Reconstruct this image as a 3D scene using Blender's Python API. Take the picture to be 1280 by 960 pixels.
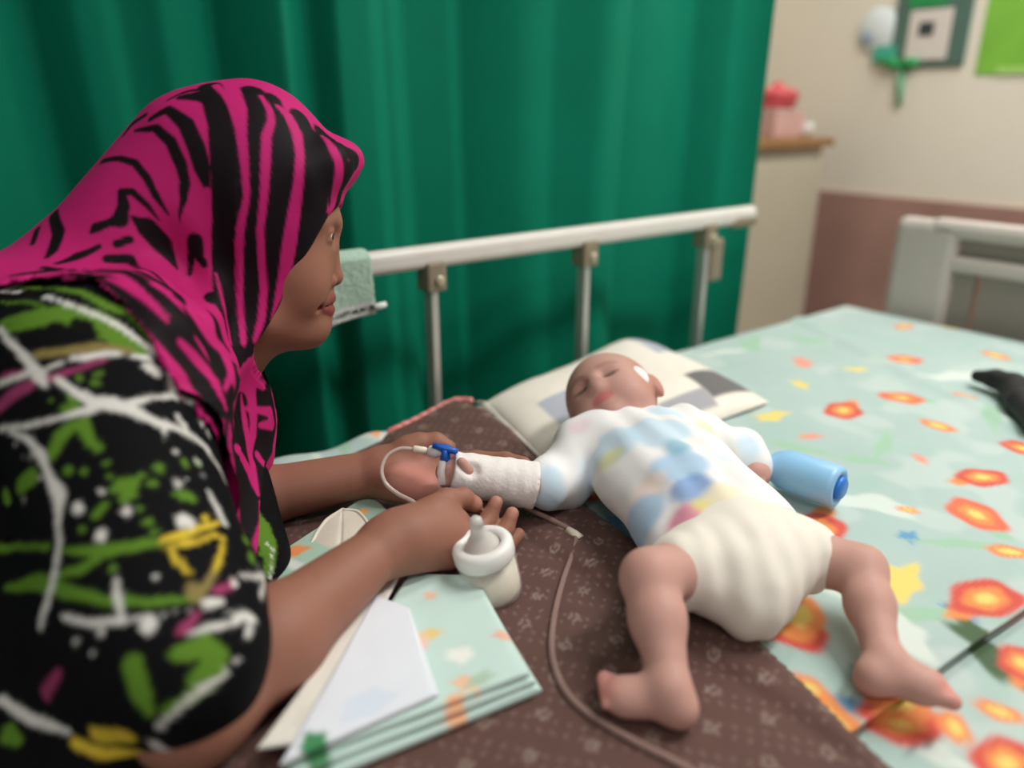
import bpy, bmesh, math, random
import numpy as np
from mathutils import Vector, Matrix

for o in list(bpy.data.objects):
    bpy.data.objects.remove(o, do_unlink=True)
SC = bpy.context.scene
COL = SC.collection
rng = np.random.default_rng(7)
random.seed(7)

# ------------------------------------------------------------------ camera
FPX = 960.0
PITCH = math.radians(20.0)
AZ = math.radians(52.6)
ZB = 0.62                      # top of the made bed
CAM = np.array([0.0, 0.0, ZB + 0.46])
FW = np.array([math.cos(AZ) * math.cos(PITCH), math.sin(AZ) * math.cos(PITCH), -math.sin(PITCH)])
RT = np.array([math.sin(AZ), -math.cos(AZ), 0.0])
UP = np.cross(RT, FW)
cd = bpy.data.cameras.new('camera')
cam = bpy.data.objects.new('camera', cd)
COL.objects.link(cam)
M = Matrix(((RT[0], UP[0], -FW[0], CAM[0]), (RT[1], UP[1], -FW[1], CAM[1]), (RT[2], UP[2], -FW[2], CAM[2]), (0, 0, 0, 1)))
cam.matrix_world = M
cd.sensor_fit = 'HORIZONTAL'
cd.sensor_width = 36.0
cd.lens = 36.0 * FPX / 1280.0
cd.clip_start = 0.02
cd.dof.use_dof = True
cd.dof.focus_distance = 0.82
cd.dof.aperture_fstop = 1.6
SC.camera = cam

# ------------------------------------------------------------------ light
world = bpy.data.worlds.new('world')
SC.world = world
world.use_nodes = True
bg = world.node_tree.nodes['Background']
bg.inputs[0].default_value = (1.0, 0.98, 0.965, 1)
bg.inputs[1].default_value = 0.30
vs = SC.view_settings
vs.view_transform = 'Standard'
vs.look = 'None'
vs.gamma = 1.0
vs.use_curve_mapping = False
vs.exposure = -0.06
LAMPS = [((1.55, -0.15, 2.58), 1.25, 0.32, 38.0), ((2.05, 0.72, 2.58), 1.25, 0.32, 16.0), ((-0.55, -0.75, 2.58), 1.25, 0.32, 13.0)]
for i, (loc, sx, sy, pw) in enumerate(LAMPS):
    ld = bpy.data.lights.new('ceiling_light_lamp', 'AREA')
    ld.shape = 'RECTANGLE'
    ld.size, ld.size_y, ld.energy = sx, sy, pw
    ld.color = (1.0, 0.975, 0.95)
    lo = bpy.data.objects.new('ceiling_light_lamp', ld)
    lo.location = loc
    COL.objects.link(lo)


# ------------------------------------------------------------------ helpers
def ray(x, y):
    d = FW * FPX + RT * (x - 640.0) + UP * (480.0 - y)
    return d / np.linalg.norm(d)


def PZ(x, y, z):
    d = ray(x, y)
    return CAM + d * (z - CAM[2]) / d[2]


def PD(x, y, dep):
    d = ray(x, y)
    return CAM + d * dep / (d @ FW)


def PY(x, y, Y):
    d = ray(x, y)
    return CAM + d * Y / d[1]


def PX(x, y, X):
    d = ray(x, y)
    return CAM + d * X / d[0]


def lin(c):
    c = np.asarray(c, dtype=float) / 255.0
    return np.where(c <= 0.04045, c / 12.92, ((c + 0.055) / 1.055) ** 2.4)


MATS = {}


def mat(name, col=(200, 200, 200), rough=0.6, vc=False, var=0.0, vscale=30.0, bump=0.0, bscale=200.0, metal=0.0,
        sss=0.0, trans=0.0, sheen=0.0, alpha=1.0, spec=0.5, col2=None, ior=1.45):
    if name in MATS:
        return MATS[name]
    m = bpy.data.materials.new(name)
    m.use_nodes = True
    nt = m.node_tree
    b = nt.nodes['Principled BSDF']
    b.inputs['Roughness'].default_value = rough
    b.inputs['Metallic'].default_value = metal
    b.inputs['Specular IOR Level'].default_value = spec
    b.inputs['IOR'].default_value = ior
    if trans:
        b.inputs['Transmission Weight'].default_value = trans
    if sheen:
        b.inputs['Sheen Weight'].default_value = sheen
        b.inputs['Sheen Roughness'].default_value = 0.5
    if sss:
        b.inputs['Subsurface Weight'].default_value = sss
        b.inputs['Subsurface Radius'].default_value = (0.008, 0.003, 0.0015)
        b.inputs['Subsurface Scale'].default_value = 1.0
    if alpha < 1:
        b.inputs['Alpha'].default_value = alpha
    tc = nt.nodes.new('ShaderNodeTexCoord')
    src = None
    if vc:
        a = nt.nodes.new('ShaderNodeAttribute')
        a.attribute_name = 'Col'
        src = a.outputs['Color']
    l = lin(col)
    n = nt.nodes.new('ShaderNodeTexNoise')
    n.inputs['Scale'].default_value = vscale
    n.inputs['Detail'].default_value = 4
    nt.links.new(tc.outputs['Object'], n.inputs['Vector'])
    mx = nt.nodes.new('ShaderNodeMix')
    mx.data_type = 'RGBA'
    mx.blend_type = 'MULTIPLY'
    mx.inputs['Factor'].default_value = 1.0
    rp = nt.nodes.new('ShaderNodeValToRGB')
    rp.color_ramp.elements[0].position = 0.3
    rp.color_ramp.elements[1].position = 0.7
    v0 = 1.0 - var
    rp.color_ramp.elements[0].color = (v0, v0, v0, 1)
    rp.color_ramp.elements[1].color = (1, 1, 1, 1)
    if col2 is not None:
        l2 = lin(col2)
        q = l2 / np.maximum(l, 1e-4)
        rp.color_ramp.elements[0].color = (q[0], q[1], q[2], 1)
    nt.links.new(n.outputs['Fac'], rp.inputs['Fac'])
    if src is not None:
        nt.links.new(src, mx.inputs['A'])
    else:
        mx.inputs['A'].default_value = (l[0], l[1], l[2], 1)
    nt.links.new(rp.outputs['Color'], mx.inputs['B'])
    nt.links.new(mx.outputs['Result'], b.inputs['Base Color'])
    if bump:
        n2 = nt.nodes.new('ShaderNodeTexNoise')
        n2.inputs['Scale'].default_value = bscale
        n2.inputs['Detail'].default_value = 3
        nt.links.new(tc.outputs['Object'], n2.inputs['Vector'])
        bp = nt.nodes.new('ShaderNodeBump')
        bp.inputs['Strength'].default_value = bump
        bp.inputs['Distance'].default_value = 0.002
        nt.links.new(n2.outputs['Fac'], bp.inputs['Height'])
        nt.links.new(bp.outputs['Normal'], b.inputs['Normal'])
    MATS[name] = m
    return m


def tag(o, label=None, cat=None, group=None, kind=None):
    if label:
        o['label'] = label
    if cat:
        o['category'] = cat
    if group:
        o['group'] = group
    if kind:
        o['kind'] = kind
    return o


def empty(name, loc=(0, 0, 0)):
    o = bpy.data.objects.new(name, None)
    o.location = tuple(float(v) for v in loc)
    o.empty_display_size = 0.05
    COL.objects.link(o)
    return o


def link(name, me, m, parent=None, smooth=True):
    o = bpy.data.objects.new(name, me)
    COL.objects.link(o)
    if m is not None and len(me.materials) == 0:
        me.materials.append(m)
    if parent is not None:
        o.parent = parent
        w = Matrix.Identity(4)
        p = parent
        while p is not None:
            w = Matrix.Translation(p.location) @ w
            p = p.parent
        me.transform(w.inverted())
    if smooth:
        me.polygons.foreach_set('use_smooth', np.ones(len(me.polygons), dtype=bool))
    me.update()
    return o


def npmesh(name, V, F):
    V = np.asarray(V, dtype=np.float32)
    F = np.asarray(F, dtype=np.int32)
    me = bpy.data.meshes.new(name)
    n, k = F.shape
    me.vertices.add(len(V))
    me.vertices.foreach_set('co', V.ravel())
    me.loops.add(n * k)
    me.loops.foreach_set('vertex_index', F.ravel())
    me.polygons.add(n)
    me.polygons.foreach_set('loop_start', np.arange(0, n * k, k, dtype=np.int32))
    me.polygons.foreach_set('loop_total', np.full(n, k, dtype=np.int32))
    me.update(calc_edges=True)
    return me


def setcol(me, C):
    a = me.color_attributes.new('Col', 'FLOAT_COLOR', 'POINT')
    rgba = np.ones((len(C), 4), dtype=np.float32)
    rgba[:, :3] = C
    a.data.foreach_set('color', rgba.ravel())


def verts(me):
    V = np.empty(len(me.vertices) * 3, dtype=np.float32)
    me.vertices.foreach_get('co', V)
    return V.reshape(-1, 3).astype(np.float64)


def sstep(x):
    x = np.clip(x, 0, 1)
    return x * x * (3 - 2 * x)


def blend(C, w, col):
    return C * (1 - w[:, None]) + lin(col)[None] * w[:, None]


def seg_dist(P, pts, rads):
    """signed distance of points to a fat polyline with a radius per point"""
    d = np.full(len(P), 9.0)
    pts = np.asarray(pts, float)
    if len(pts) == 1:
        return np.linalg.norm(P - pts[0], axis=1) - rads[0]
    for i in range(len(pts) - 1):
        a, b = pts[i], pts[i + 1]
        ab = b - a
        t = np.clip((P - a) @ ab / max(ab @ ab, 1e-12), 0, 1)
        q = a + t[:, None] * ab
        d = np.minimum(d, np.linalg.norm(P - q, axis=1) - (rads[i] + t * (rads[i + 1] - rads[i])))
    return d


def bm_obj(name, bm, m, parent=None, smooth=False):
    me = bpy.data.meshes.new(name)
    bm.to_mesh(me)
    bm.free()
    return link(name, me, m, parent, smooth)


def box_bm(c, s, bev=0.0, rotz=0.0, seg=2, R=None):
    bm = bmesh.new()
    bmesh.ops.create_cube(bm, size=1.0)
    bmesh.ops.scale(bm, vec=Vector(s), verts=bm.verts)
    if bev > 0:
        bmesh.ops.bevel(bm, geom=list(bm.edges), offset=bev, segments=seg, profile=0.5, affect='EDGES')
    if R is not None:
        bmesh.ops.transform(bm, matrix=R, verts=bm.verts)
    if rotz:
        bmesh.ops.rotate(bm, matrix=Matrix.Rotation(rotz, 3, 'Z'), verts=bm.verts, cent=(0, 0, 0))
    bmesh.ops.translate(bm, vec=Vector([float(v) for v in c]), verts=bm.verts)
    return bm


def box(name, c, s, m, parent=None, bev=0.003, rotz=0.0, seg=2, R=None):
    o = bm_obj(name, box_bm(c, s, bev, rotz, seg, R), m, parent, False)
    return o


def frames_along(P):
    P = np.asarray(P, float)
    T = np.gradient(P, axis=0)
    T /= np.linalg.norm(T, axis=1)[:, None] + 1e-12
    n = np.array([0, 0, 1.0]) if abs(T[0][2]) < 0.9 else np.array([1.0, 0, 0])
    N = []
    for t in T:
        n = n - t * (n @ t)
        n /= np.linalg.norm(n)
        N.append(n.copy())
    N = np.array(N)
    return T, N, np.cross(T, N)


def tube(name, P, r, m, parent=None, n=12, caps=True):
    P = np.asarray(P, float)
    rr = np.broadcast_to(np.asarray(r, float), (len(P),))
    T, N, B = frames_along(P)
    a = np.linspace(0, 2 * math.pi, n, endpoint=False)
    V = P[:, None] + rr[:, None, None] * (np.cos(a)[None, :, None] * N[:, None] + np.sin(a)[None, :, None] * B[:, None])
    V = V.reshape(-1, 3)
    k = len(P)
    i, j = np.meshgrid(np.arange(k - 1), np.arange(n), indexing='ij')
    F = np.stack([i * n + j, i * n + (j + 1) % n, (i + 1) * n + (j + 1) % n, (i + 1) * n + j], -1).reshape(-1, 4)
    if caps:
        V = np.vstack([V, P[0], P[-1]])
        c0, c1 = k * n, k * n + 1
        j = np.arange(n)
        F = np.vstack([F, np.stack([np.full(n, c0), (j + 1) % n, j, j], -1), np.stack([np.full(n, c1), (k - 1) * n + j, (k - 1) * n + (j + 1) % n, (k - 1) * n + (j + 1) % n], -1)])
        me = bpy.data.meshes.new(name)
        fl = [tuple(dict.fromkeys(int(x) for x in f)) for f in F]
        me.from_pydata([tuple(v) for v in V], [], fl)
    else:
        me = npmesh(name, V, F)
    return link(name, me, m, parent, True)


def spline(pts, n=60):
    """Catmull-Rom through the points"""
    p = np.asarray(pts, float)
    p = np.vstack([2 * p[0] - p[1], p, 2 * p[-1] - p[-2]])
    out = []
    m = len(p) - 3
    per = max(2, n // m)
    for i in range(m):
        for t in np.linspace(0, 1, per, endpoint=(i == m - 1)):
            a, b, c, d = p[i:i + 4]
            out.append(0.5 * ((2 * b) + (-a + c) * t + (2 * a - 5 * b + 4 * c - d) * t * t + (-a + 3 * b - 3 * c + d) * t ** 3))
    return np.array(out)


def lathe(name, prof, axis_o, axis_d, m, parent=None, n=32):
    """prof: list of (radius, height)"""
    d = np.asarray(axis_d, float)
    d /= np.linalg.norm(d)
    x = np.cross(d, [0.0, 0.0, 1.0])
    if np.linalg.norm(x) < 1e-3:
        x = np.array([1.0, 0, 0])
    x /= np.linalg.norm(x)
    y = np.cross(d, x)
    a = np.linspace(0, 2 * math.pi, n, endpoint=False)
    pr = np.asarray(prof, float)
    V = (np.asarray(axis_o, float)[None, None] + pr[:, 1][:, None, None] * d + pr[:, 0][:, None, None] * (np.cos(a)[None, :, None] * x + np.sin(a)[None, :, None] * y)).reshape(-1, 3)
    k = len(pr)
    i, j = np.meshgrid(np.arange(k - 1), np.arange(n), indexing='ij')
    F = np.stack([i * n + j, i * n + (j + 1) % n, (i + 1) * n + (j + 1) % n, (i + 1) * n + j], -1).reshape(-1, 4)
    return link(name, npmesh(name, V, F), m, parent, True)


# ---- implicit surfaces: bodies and clothes are grown as one smooth surface
class Sdf:
    FAR = 0.07

    def __init__(self):
        self.ops = []

    def add(self, kind, f, c, r, k, op):
        self.ops.append((kind, f, np.asarray(c, float), r, k, op))
        return self

    def cone(self, a, b, ra, rb, k=0.01, op='u'):
        a, b = np.asarray(a, float), np.asarray(b, float)
        ab = b - a
        L = max(ab @ ab, 1e-12)

        def f(P):
            t = np.clip((P - a) @ ab / L, 0, 1)
            return np.linalg.norm(P - a - t[:, None] * ab, axis=1) - (ra + t * (rb - ra))
        return self.add('cone', f, (a + b) / 2, math.sqrt(L) / 2 + max(ra, rb), k, op)

    def path(self, pts, rads, k=0.01, op='u'):
        for i in range(len(pts) - 1):
            self.cone(pts[i], pts[i + 1], rads[i], rads[i + 1], k, op)
        return self

    def ball(self, c, r, k=0.01, op='u'):
        c = np.asarray(c, float)
        return self.add('ball', lambda P: np.linalg.norm(P - c, axis=1) - r, c, r, k, op)

    def ell(self, c, r, R=None, k=0.01, op='u'):
        c, r = np.asarray(c, float), np.asarray(r, float)
        R = np.eye(3) if R is None else np.asarray(R, float)   # rows = axes

        def f(P):
            q = (P - c) @ R.T
            k0 = np.linalg.norm(q / r, axis=1)
            k1 = np.linalg.norm(q / (r * r), axis=1) + 1e-9
            return np.where(k0 < 1e-3, -r.min(), k0 * (k0 - 1) / k1)
        return self.add('ell', f, c, r.max(), k, op)

    def func(self, f, k=0.0, op='u'):
        return self.add('func', f, (0, 0, 0), 1e9, k, op)

    def __call__(self, P):
        d = np.full(len(P), self.FAR)
        c = (P.min(0) + P.max(0)) / 2
        R = np.linalg.norm(P.max(0) - c)
        for kind, f, bc, br, k, op in self.ops:
            if np.linalg.norm(bc - c) - br - R > self.FAR:
                continue
            e = f(P)
            if op == 'u':
                if k > 0:
                    h = np.maximum(k - np.abs(d - e), 0) / k
                    d = np.minimum(d, e) - h * h * k * 0.25
                else:
                    d = np.minimum(d, e)
            elif op == 's':
                e = -e
                if k > 0:
                    h = np.maximum(k - np.abs(d - e), 0) / k
                    d = np.maximum(d, e) + h * h * k * 0.25
                else:
                    d = np.maximum(d, e)
            elif op == 'i':
                d = np.maximum(d, e)
            elif op == 'shell':
                d = np.maximum(d, -(d + k))
            elif op == 'add':
                d = d + e
        return d


def grow(name, fn, lo, hi, h, newton=2):
    B = 8
    lo = np.asarray(lo, float)
    nb = np.ceil((np.asarray(hi, float) - lo) / (h * B)).astype(int)
    g = np.stack(np.meshgrid(*[np.arange(n) for n in nb], indexing='ij'), -1).reshape(-1, 3)
    keep = []
    lim = h * B * 0.87 * 1.6
    for s in range(0, len(g), 64):
        gg = g[s:s + 64]
        d = np.array(fn(lo + (gg + 0.5) * h * B))
        keep.append(gg[np.abs(d) < lim])
    g = np.vstack(keep)
    cs = np.stack(np.meshgrid(*[np.arange(B + 1)] * 3, indexing='ij'), -1).reshape(-1, 3)
    cells, cverts, quads = [], [], []
    nx = nb * B + 2

    def key(c):
        return (c[:, 0] * nx[1] + c[:, 1]) * nx[2] + c[:, 2]
    edges = [((0, 0, 0), (1, 0, 0)), ((0, 1, 0), (1, 1, 0)), ((0, 0, 1), (1, 0, 1)), ((0, 1, 1), (1, 1, 1)),
             ((0, 0, 0), (0, 1, 0)), ((1, 0, 0), (1, 1, 0)), ((0, 0, 1), (0, 1, 1)), ((1, 0, 1), (1, 1, 1)),
             ((0, 0, 0), (0, 0, 1)), ((1, 0, 0), (1, 0, 1)), ((0, 1, 0), (0, 1, 1)), ((1, 1, 0), (1, 1, 1))]
    for b in g:
        ci = b * B + cs
        D = fn(lo + ci * h).reshape(B + 1, B + 1, B + 1)
        if D.min() > 0 or D.max() < 0:
            continue
        S = D < 0
        cnt = sum(S[i:B + i, j:B + j, k:B + k].astype(int) for i in (0, 1) for j in (0, 1) for k in (0, 1))
        act = np.argwhere((cnt > 0) & (cnt < 8))
        if len(act):
            acc = np.zeros((len(act), 3))
            n = np.zeros(len(act))
            for e0, e1 in edges:
                d0 = D[tuple((act + e0).T)]
                d1 = D[tuple((act + e1).T)]
                c = (d0 < 0) != (d1 < 0)
                t = np.where(c, d0 / np.where(c, d0 - d1, 1), 0)
                p = np.array(e0)[None] + t[:, None] * (np.array(e1) - np.array(e0))[None]
                acc += np.where(c[:, None], p, 0)
                n += c
            cells.append(b * B + act)
            cverts.append(lo + (b * B + act + acc / n[:, None]) * h)
        for ax in range(3):
            sl = [slice(0, B)] * 3
            sh = [slice(0, B)] * 3
            sh[ax] = slice(1, B + 1)
            s0 = S[tuple(sl)]
            s1 = S[tuple(sh)]
            w = np.argwhere(s0 != s1)
            if len(w):
                fl = s0[tuple(w.T)]
                gi = b * B + w
                u, v = (ax + 1) % 3, (ax + 2) % 3
                eu = np.zeros(3, int)
                ev = np.zeros(3, int)
                eu[u] = 1
                ev[v] = 1
                q = np.stack([key(gi), key(gi - eu), key(gi - eu - ev), key(gi - ev)], 1)
                q[~fl] = q[~fl][:, ::-1]
                quads.append(q)
    cells = np.vstack(cells)
    V = np.vstack(cverts)
    kk = key(cells)
    o = np.argsort(kk)
    kk, V = kk[o], V[o]
    Q = np.vstack(quads)
    I = np.searchsorted(kk, Q)
    I = np.clip(I, 0, len(kk) - 1)
    ok = (kk[I] == Q).all(1)
    I = I[ok]
    e = h * 0.3
    for _ in range(newton):
        # work through nearby vertices together so far shapes can be skipped
        bl = np.floor((V - lo) / (h * B * 2)).astype(int)
        bk = (bl[:, 0] * 4096 + bl[:, 1]) * 4096 + bl[:, 2]
        od = np.argsort(bk, kind='stable')
        cut = np.flatnonzero(np.diff(bk[od])) + 1
        for ix in np.split(od, cut):
            p = V[ix]
            n = len(p)
            allp = np.concatenate([p, p + [e, 0, 0], p + [0, e, 0], p + [0, 0, e]])
            dd = fn(allp)
            d = dd[:n]
            G = np.stack([(dd[n:2 * n] - d), (dd[2 * n:3 * n] - d), (dd[3 * n:] - d)], 1) / e
            st = (d / np.maximum((G * G).sum(1), 0.25))[:, None] * G
            V[ix] = p - np.clip(st, -h * 0.7, h * 0.7)
    return npmesh(name, V, I)


def poly2d(q, poly):
    """signed distance to a closed polygon, inside negative"""
    poly = np.asarray(poly, float)
    d = np.full(len(q), 1e9)
    s = np.ones(len(q))
    n = len(poly)
    for i in range(n):
        a, b = poly[i], poly[i - 1]
        e = b - a
        w = q - a
        t = np.clip((w @ e) / max(e @ e, 1e-12), 0, 1)
        bb = w - t[:, None] * e
        d = np.minimum(d, (bb * bb).sum(1))
        c1 = q[:, 1] >= a[1]
        c2 = q[:, 1] < b[1]
        c3 = e[0] * w[:, 1] > e[1] * w[:, 0]
        s = np.where((c1 & c2 & c3) | (~c1 & ~c2 & ~c3), -s, s)
    return s * np.sqrt(d)


def vnoise(P, scale, seed=0, octaves=2):
    """cheap value noise in -1..1 for real surface relief"""
    out = np.zeros(len(P))
    amp = 1.0
    tot = 0
    for o in range(octaves):
        q = P * scale * (2 ** o) + seed * 17.3
        i = np.floor(q).astype(np.int64)
        f = q - i
        f = f * f * (3 - 2 * f)
        acc = np.zeros(len(P))
        for dx in (0, 1):
            for dy in (0, 1):
                for dz in (0, 1):
                    hsh = (i[:, 0] + dx) * 374761393 + (i[:, 1] + dy) * 668265263 + (i[:, 2] + dz) * 2147483647 + seed * 144665
                    hsh = (hsh ^ (hsh >> 13)) * 1274126177
                    hsh = (hsh ^ (hsh >> 16)) & 0xffff
                    v = hsh / 32767.5 - 1
                    w = (f[:, 0] if dx else 1 - f[:, 0]) * (f[:, 1] if dy else 1 - f[:, 1]) * (f[:, 2] if dz else 1 - f[:, 2])
                    acc += v * w
        out += amp * acc
        tot += amp
        amp *= 0.5
    return out / tot


def relief(me, f, sign=None):
    """folds and creases: pushes the grown surface along its normals"""
    V = verts(me)
    N = np.empty(len(V) * 3, dtype=np.float32)
    me.vertices.foreach_get('normal', N)
    N = N.reshape(-1, 3).astype(float)
    d = f(V)
    if sign is not None:
        d = d * sign(V)
    V = V - N * d[:, None]
    me.vertices.foreach_set('co', V.astype(np.float32).ravel())
    me.update()


# ------------------------------------------------------------------ the room
XW, YW = 2.75, 2.05
m_wall = mat('painted_wall', (236, 229, 212), 0.7, var=0.06, vscale=2.0, bump=0.15, bscale=60)
m_ceil = mat('ceiling_paint', (235, 233, 226), 0.8, var=0.03, vscale=3)
m_floor = mat('floor_vinyl', (150, 140, 128), 0.5, var=0.12, vscale=4)
m_dado = mat('dado_tile', (174, 136, 124), 0.45, var=0.18, vscale=6)


def slab(name, lo, hi, m):
    lo, hi = np.array(lo, float), np.array(hi, float)
    o = box(name, (lo + hi) / 2, hi - lo, m, None, 0)
    return tag(o, kind='structure')


slab('floor', (-1.9, -2.2, -0.05), (XW, YW, 0.0), m_floor)
slab('ceiling', (-1.9, -2.2, 2.62), (XW, YW, 2.68), m_ceil)
slab('wall_end', (XW, -2.2, 0), (XW + 0.08, YW + 0.08, 2.62), m_wall)
slab('wall_back', (-1.9, YW, 0), (XW, YW + 0.08, 2.62), m_wall)
slab('trim_1', (XW - 0.018, -2.2, 0), (XW, YW, 0.775), m_dado)
slab('trim_2', (-1.9, YW - 0.018, 0), (XW - 0.018, YW, 0.775), m_dado)

# ceiling lights: fixture with diffuser, the lamp itself was set above
m_fix = mat('lamp_housing', (235, 235, 232), 0.5)
m_dif = bpy.data.materials.new('lamp_diffuser')
m_dif.use_nodes = True
_b = m_dif.node_tree.nodes['Principled BSDF']
_b.inputs['Emission Color'].default_value = (1, 0.97, 0.92, 1)
_b.inputs['Emission Strength'].default_value = 3.0
for (loc, sx, sy, pw), lab in zip(LAMPS, ('long fluorescent ceiling light over the open floor beside the bed', 'long fluorescent ceiling light nearest the end wall', 'long fluorescent ceiling light behind the seated woman')):
    f = empty('ceiling_light', (loc[0], loc[1], 2.62))
    tag(f, lab, 'light', 'ceiling lights')
    box('housing', (loc[0], loc[1], 2.605), (sx + 0.06, sy + 0.06, 0.03), m_fix, f)
    box('diffuser', (loc[0], loc[1], 2.5885), (sx, sy, 0.005), m_dif, f, 0.001)

# ------------------------------------------------------------------ curtain
YC = 1.17
BR = [(-60, .6), (0, .62), (40, .75), (58, .62), (76, .28), (108, .30), (118, .45), (150, .5), (163, .68), (177, .45), (212, .36), (226, .5), (262, .62), (289, .72), (294, .22), (350, .28), (360, .62), (394, .62), (402, .1), (412, .0), (418, .42), (455, .42), (464, .62), (474, .62), (482, .42), (500, .6), (515, .85), (531, .85), (537, .5), (582, .45), (587, .68), (594, .5), (600, .36), (640, .34), (680, .5), (688, .36), (720, .3), (745, .5), (778, .68), (786, .46), (830, .56), (868, .58), (878, .3), (894, .3), (900, .46), (912, .34), (924, .14), (930, .6), (946, .66)]
bx = np.array([PY(p, 110, YC)[0] for p, b in BR])
bb = np.array([b for p, b in BR])
xs = np.concatenate([np.arange(-1.05, bx[0], 0.006), np.arange(bx[0], bx[-1] - 0.062, 0.003)])
br = np.interp(xs, bx, bb)
left = xs < bx[0]
br[left] = 0.5 + 0.22 * np.sin(xs[left] * 47) + 0.08 * np.sin(xs[left] * 91)
ker = np.array([1, 2, 3, 2, 1.]) / 9
br = np.convolve(np.pad(br, 2, mode='edge'), ker, 'valid')
slope = 5.0 * (br - 0.47)
off = np.zeros(len(xs))
for i in range(1, len(xs)):
    dx = xs[i] - xs[i - 1]
    off[i] = off[i - 1] * math.exp(-dx / 0.16) + slope[i] * dx
off = off - off.mean()
zs = np.linspace(0.08, 2.30, 46)
Xg, Zg = np.meshgrid(xs, zs, indexing='ij')
amp = 1.0 - 0.12 * np.cos((Zg - 0.4) * 1.7)
Og = off[:, None] * amp
Xg2 = Xg + 0.012 * np.sin(Zg * 2.1 + Xg * 3.0) * (Zg < 9)
Yg = YC + Og + 0.004 * np.sin(Zg * 5 + Xg * 9)
V = np.stack([Xg2, Yg, Zg], -1).reshape(-1, 3)
n0, n1 = len(xs), len(zs)
ii, jj = np.meshgrid(np.arange(n0 - 1), np.arange(n1 - 1), indexing='ij')
F = np.stack([ii * n1 + jj, (ii + 1) * n1 + jj, (ii + 1) * n1 + jj + 1, ii * n1 + jj + 1], -1).reshape(-1, 4)
m_cur = mat('green_curtain', (0, 116, 89), 0.75, var=0.08, vscale=9, spec=0.15, bump=0.12, bscale=700)
cur = empty('curtain', (0.3, YC, 0.08))
tag(cur, 'green pleated privacy curtain hanging behind the bed rail', 'curtain')
co = link('cloth', npmesh('cloth', V, F), m_cur, cur)
md = co.modifiers.new('thick', 'SOLIDIFY')
md.thickness = 0.002
m_alu = mat('aluminium', (196, 194, 190), 0.38, metal=0.55, var=0.05, vscale=40)
tube('track', [(-1.1, YC, 2.34), (0.3, YC, 2.34), (1.62, YC, 2.34)], 0.014, m_alu, cur)
for i, x in enumerate(np.linspace(-1.0, 1.5, 14)):
    tube('hook', [(x, YC, 2.345), (x, YC, 2.32), (x, YC + 0.0, 2.295)], 0.004, m_alu, cur, 6)
for x in (-1.0, 0.3, 1.55):
    tube('hanger_rod', [(x, YC, 2.34), (x, YC, 2.5), (x, YC, 2.62)], 0.006, m_alu, cur, 8)

# ------------------------------------------------------------------ bed
BX0, BX1, BY0, BY1 = 0.06, 1.73, 0.02, 0.945
m_fr = mat('bed_frame_paint', (200, 198, 190), 0.45, var=0.06, vscale=15)
m_rail = mat('rail_paint', (216, 212, 204), 0.4, var=0.07, vscale=25)
m_brk = mat('bracket_bronze', (150, 138, 118), 0.45, metal=0.3, var=0.1, vscale=60)
m_matt = mat('mattress_cover', (120, 150, 140), 0.6, var=0.05)
m_ftb = mat('footboard_plastic', (198, 188, 180), 0.45, var=0.06, vscale=8)
m_ftd = mat('footboard_inset', (150, 140, 130), 0.5, var=0.08, vscale=8)
bed = empty('hospital_bed', ((BX0 + BX1) / 2, (BY0 + BY1) / 2, 0))
tag(bed, 'hospital bed with a pale metal side rail and grey end board', 'bed')
cx, cy = (BX0 + BX1) / 2, (BY0 + BY1) / 2
box('mattress', (cx, cy, 0.545), (BX1 - BX0 - 0.02, BY1 - BY0 - 0.02, 0.125), m_matt, bed, 0.025, seg=4)
box('bed_frame', (cx, cy, 0.452), (BX1 - BX0, BY1 - BY0, 0.055), m_fr, bed, 0.008)
for x in (BX0 + 0.22, BX1 - 0.1):
    for y in (BY0 + 0.07, BY1 - 0.07):
        lg = tube('leg', [(x, y, 0.43), (x, y, 0.2), (x, y, 0.075)], 0.022, m_fr, bed)
        lathe('caster', [(0.0, -0.012), (0.036, -0.012), (0.038, 0.0), (0.036, 0.012), (0.0, 0.012)], (x, y, 0.038), (0, 1, 0), mat('caster_rubber', (60, 60, 62), 0.6), lg)
# end board
fb = empty('end_board', (1.79, 0.48, 0.47))
fb.parent = bed
fb.location = Vector((1.79, 0.48, 0.47)) - bed.location


def fbox(name, y0, y1, z0, z1, m, x=1.79, t=0.03, bev=0.008):
    return box(name, (x, (y0 + y1) / 2, (z0 + z1) / 2), (t, y1 - y0, z1 - z0), m, fb, bev)


fbox('top_bar', 0.06, 0.80, 0.806, 0.846, m_ftb, 1.79, 0.045, 0.015)
fbox('hand_slot', 0.10, 0.735, 0.768, 0.808, m_ftd, 1.80, 0.015, 0.003)
fbox('side_post', 0.735, 0.875, 0.46, 0.842, m_ftb, 1.79, 0.045, 0.018)
fbox('side_post', -0.02, 0.10, 0.46, 0.842, m_ftb, 1.79, 0.045, 0.018)
fbox('lower_bar', 0.09, 0.745, 0.735, 0.770, m_ftb, 1.79, 0.04, 0.01)
fbox('panel', 0.09, 0.680, 0.46, 0.737, m_ftd, 1.795, 0.022, 0.004)
fbox('panel', 0.690, 0.745, 0.46, 0.737, m_ftd, 1.795, 0.022, 0.004)
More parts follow.
